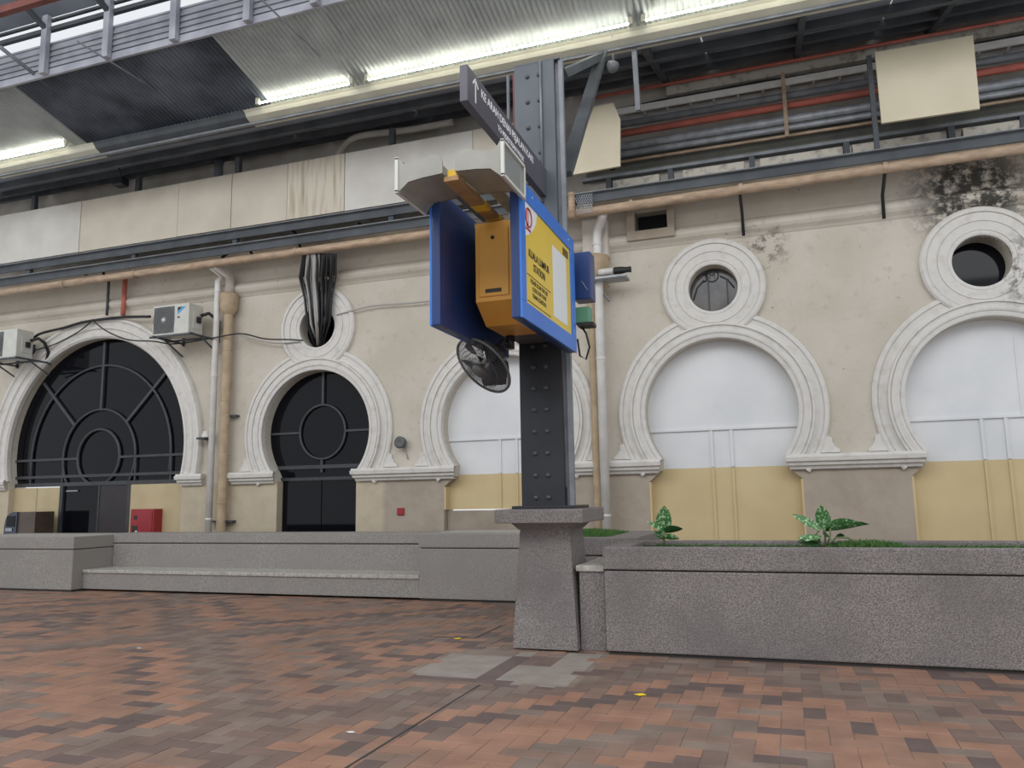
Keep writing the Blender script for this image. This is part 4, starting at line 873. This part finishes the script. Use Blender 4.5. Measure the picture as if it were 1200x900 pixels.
tube_light((303, 110), (416, 85), 'short lit fluorescent strip, left of the long one')
tube_light((430, 83), (742, 20), 'long lit fluorescent strip above the hanging sign')
tube_light((752, 18), (960, -30), 'lit fluorescent strip at the top right of the column')
# dark inner soffit rising to the upper wall
st_ = thing('inner_soffit', (-5, 12, 8.2), 'dark soffit between canopy gutter and upper wall', 'soffit', kind='structure')
SY = [(10.78, 8.02), (11.6, 8.26), (12.5, 8.55), (13.5, 8.95)]
x = -19
while x < 7:
    for i in range(3):
        (a, za), (b, zb_) = SY[i], SY[i+1]
        MB().prism([(a, za), (b-.01, zb_-.003), (b-.01, zb_+.027), (a, za+.03)], YZ, x+.01, x+2.58).build('soffit_panel', M['soffit'], st_)
    x += 2.6
for i, y in enumerate((11.4, 12.2, 12.8)):
    z = 8.02+(y-10.78)*.34-.1
    tag(MB().box(-19, 7, y, y+.08, z-.06, z+.08).build('purlin', M['dsteel']), 'dark steel purlin under the inner soffit, '+['nearest the gutter beam', 'middle one', 'nearest the upper wall'][i], 'purlin')
for i, xx in enumerate((-1.6, .6, 2.6)):
    tag(MB().bar((xx, 10.8, 7.95), (xx, 13.4, 8.75), .09, .12).build('rafter', M['dsteel']), 'dark sloping rafter under the soffit, '+('just right of the column', 'left of the large square board', 'above the large square board')[i], 'rafter', 'rafters at upper right')
p, q = atY(706, 62, 10.62), atY(662, 205, 7.5)
tag(MB().bar(p, q, .15, .06, (0, -1, .3)).build('brace', M['dsteel']), 'grey diagonal steel brace right of the column top', 'brace')
p, q = atY(742, 40, 10.7), atY(748, 130, 10.7); tag(MB().bar(p, q, .07, .07, (0, 1, 0)).build('hanger', M['steel']), 'grey vertical hanger below the canopy gutter beam', 'hanger')
p = atY(718, 78, 10.3); fl_ = thing('flood_lamp', p, 'small flood lamp under the canopy right of the column', 'lamp')
MB().lathe([(.0005, .1), (.05, .09), (.085, .0), (.09, -.03), (.0005, -.03)], p, (-.5, .2, .6), 14).build('shade', M['steel'], fl_)
MB().tube([p, p+Vector((0, .1, .25))], .02, 6).build('arm', M['dsteel'], fl_)
p = atY(142, 213, 11.9); sp = thing('speaker', p, 'small dark loudspeaker hanging under the soffit at left', 'speaker')
MB().box(p.x-.14, p.x+.12, 11.8, 12.0, p.z-.1, p.z+.08, .03).build('casing', M['black'], sp); MB().bar(p, p+Vector((-.2, .1, .45)), .03, .03).build('bracket', M['dsteel'], sp)
p = atY(240, 205, 12.3); tag(MB().tube([(p.x, 12.7, 7.9), (p.x, 12.7, 8.5)], .09, 12).build('vent_pipe', M['steel']), 'short grey vertical pipe above the cream boards at left', 'pipe')
cable([(395, 183), (410, 165), (430, 158), (480, 152), (530, 143)], .07, M['upwall'], 'curved grey duct bending above the cream boards', 12.7, 'duct')

# clerestory louvre above the canopy
lt = thing('clerestory_louvre', (-8, 9, 8.5), 'grey slatted clerestory letting daylight in at upper left', 'louvre', kind='structure')
MB().box(-15, 2, 8.93, 8.98, 8.46, 8.58, .006).build('sill_beam', M['louvre'], lt, 'pale sill beam')
for i in range(4):
    z = 8.60+.1*i
    MB().prism([(8.925, z), (8.94, z), (8.965, z+.085), (8.95, z+.085)], YZ, -15, 2).build('slat', M['louvre'], lt)
MB().box(-15, 2, 8.955, 8.98, 8.5, 9.03).build('backing_board', M['louvre'], lt)
MB().box(-15, 2, 8.93, 8.97, 9.02, 9.05).build('slat', M['louvre'], lt)
MB().box(-15, 2, 8.90, 8.97, 9.25, 9.32).build('top_rail', M['dsteel'], lt)
MB().box(-15, 2, 8.90, 8.95, 9.42, 9.46).build('top_rail', M['dsteel'], lt)
for px, py in ((-15, 100), (53, 75), (127, 50), (206, 25), (292, 10), (370, -10), (450, -30)):
    x = atY(px, py, 8.9).x
    MB().box(x-.06, x+.06, 8.83, 8.92, 8.47, 9.5, .006).build('post', M['louvre'], lt)
    MB().bar((x, 8.9, 9.25), (x-.0, 8.1, 9.6), .08, .06).build('knee', M['dsteel'], lt)
for (u, v, lab) in (((90, 48), (216, 126), 'thin tie rod crossing the dark sheets at upper left'), ((0, 55), (62, 104), 'steel tie strut at the top left corner'), ((305, -2), (375, 66), 'thin tie rod crossing the corrugated sheets near the short light'), ((372, 0), (400, 40), 'thin tie rod left of the long light')):
    b = atY(*v, 10.42 if u[0] == 90 else 9.3); a = atX(*u, b.x)
    d = (b-a); 
    tag(MB().tube([a, b], .035 if u[0] == 0 else .014, 6).build('tie_rod', M['steel']), lab, 'rod')
# nearer dark roof over the tracks with a red purlin
tr = thing('hall_roof', (-8, 8, 9.6), 'dark roof edge over the tracks at the top left corner', 'roof', kind='structure')
for i in range(7):
    MB().prism([(8.95, 9.52), (7.0, 10.2), (7.0, 10.23), (8.95, 9.55)], YZ, -15+2.4*i+.01, -15+2.4*i+2.39).build('roof_sheet', M['soffit'], tr)
a = atY(0, 14, 8.0); tag(MB().box(-15, -4, 7.95, 8.05, a.z-.06, a.z+.06).build('red_purlin', M['reddim']), 'red steel purlin in the top left corner', 'purlin')

# ================================================================== litter
for px, py, lab in ((536, 749, 'yellow scrap on the floor left of the pedestal'), (750, 815, 'yellow folded scrap with dark edge on the floor in front of the right planter')):
    p = atZ(px, py, 0); MBx = MB().prism([(p.x-.04, p.y), (p.x+.0, p.y-.03), (p.x+.045, p.y), (p.x+.01, p.y+.035)], XY, .004, .009)
    tag(MBx.build('paper_scrap', M['litter']), lab, 'litter')
for px, py, lab in ((163, 760, 'tiny pale scrap on the floor in front of the bench'), (411, 859, 'tiny white speck on the floor near the joint line')):
    p = atZ(px, py, 0); tag(MB().prism([(p.x-.03, p.y), (p.x, p.y-.015), (p.x+.03, p.y), (p.x, p.y+.02)], XY, .004, .007).build('paper_scrap', M['pwhite']), lab, 'litter')
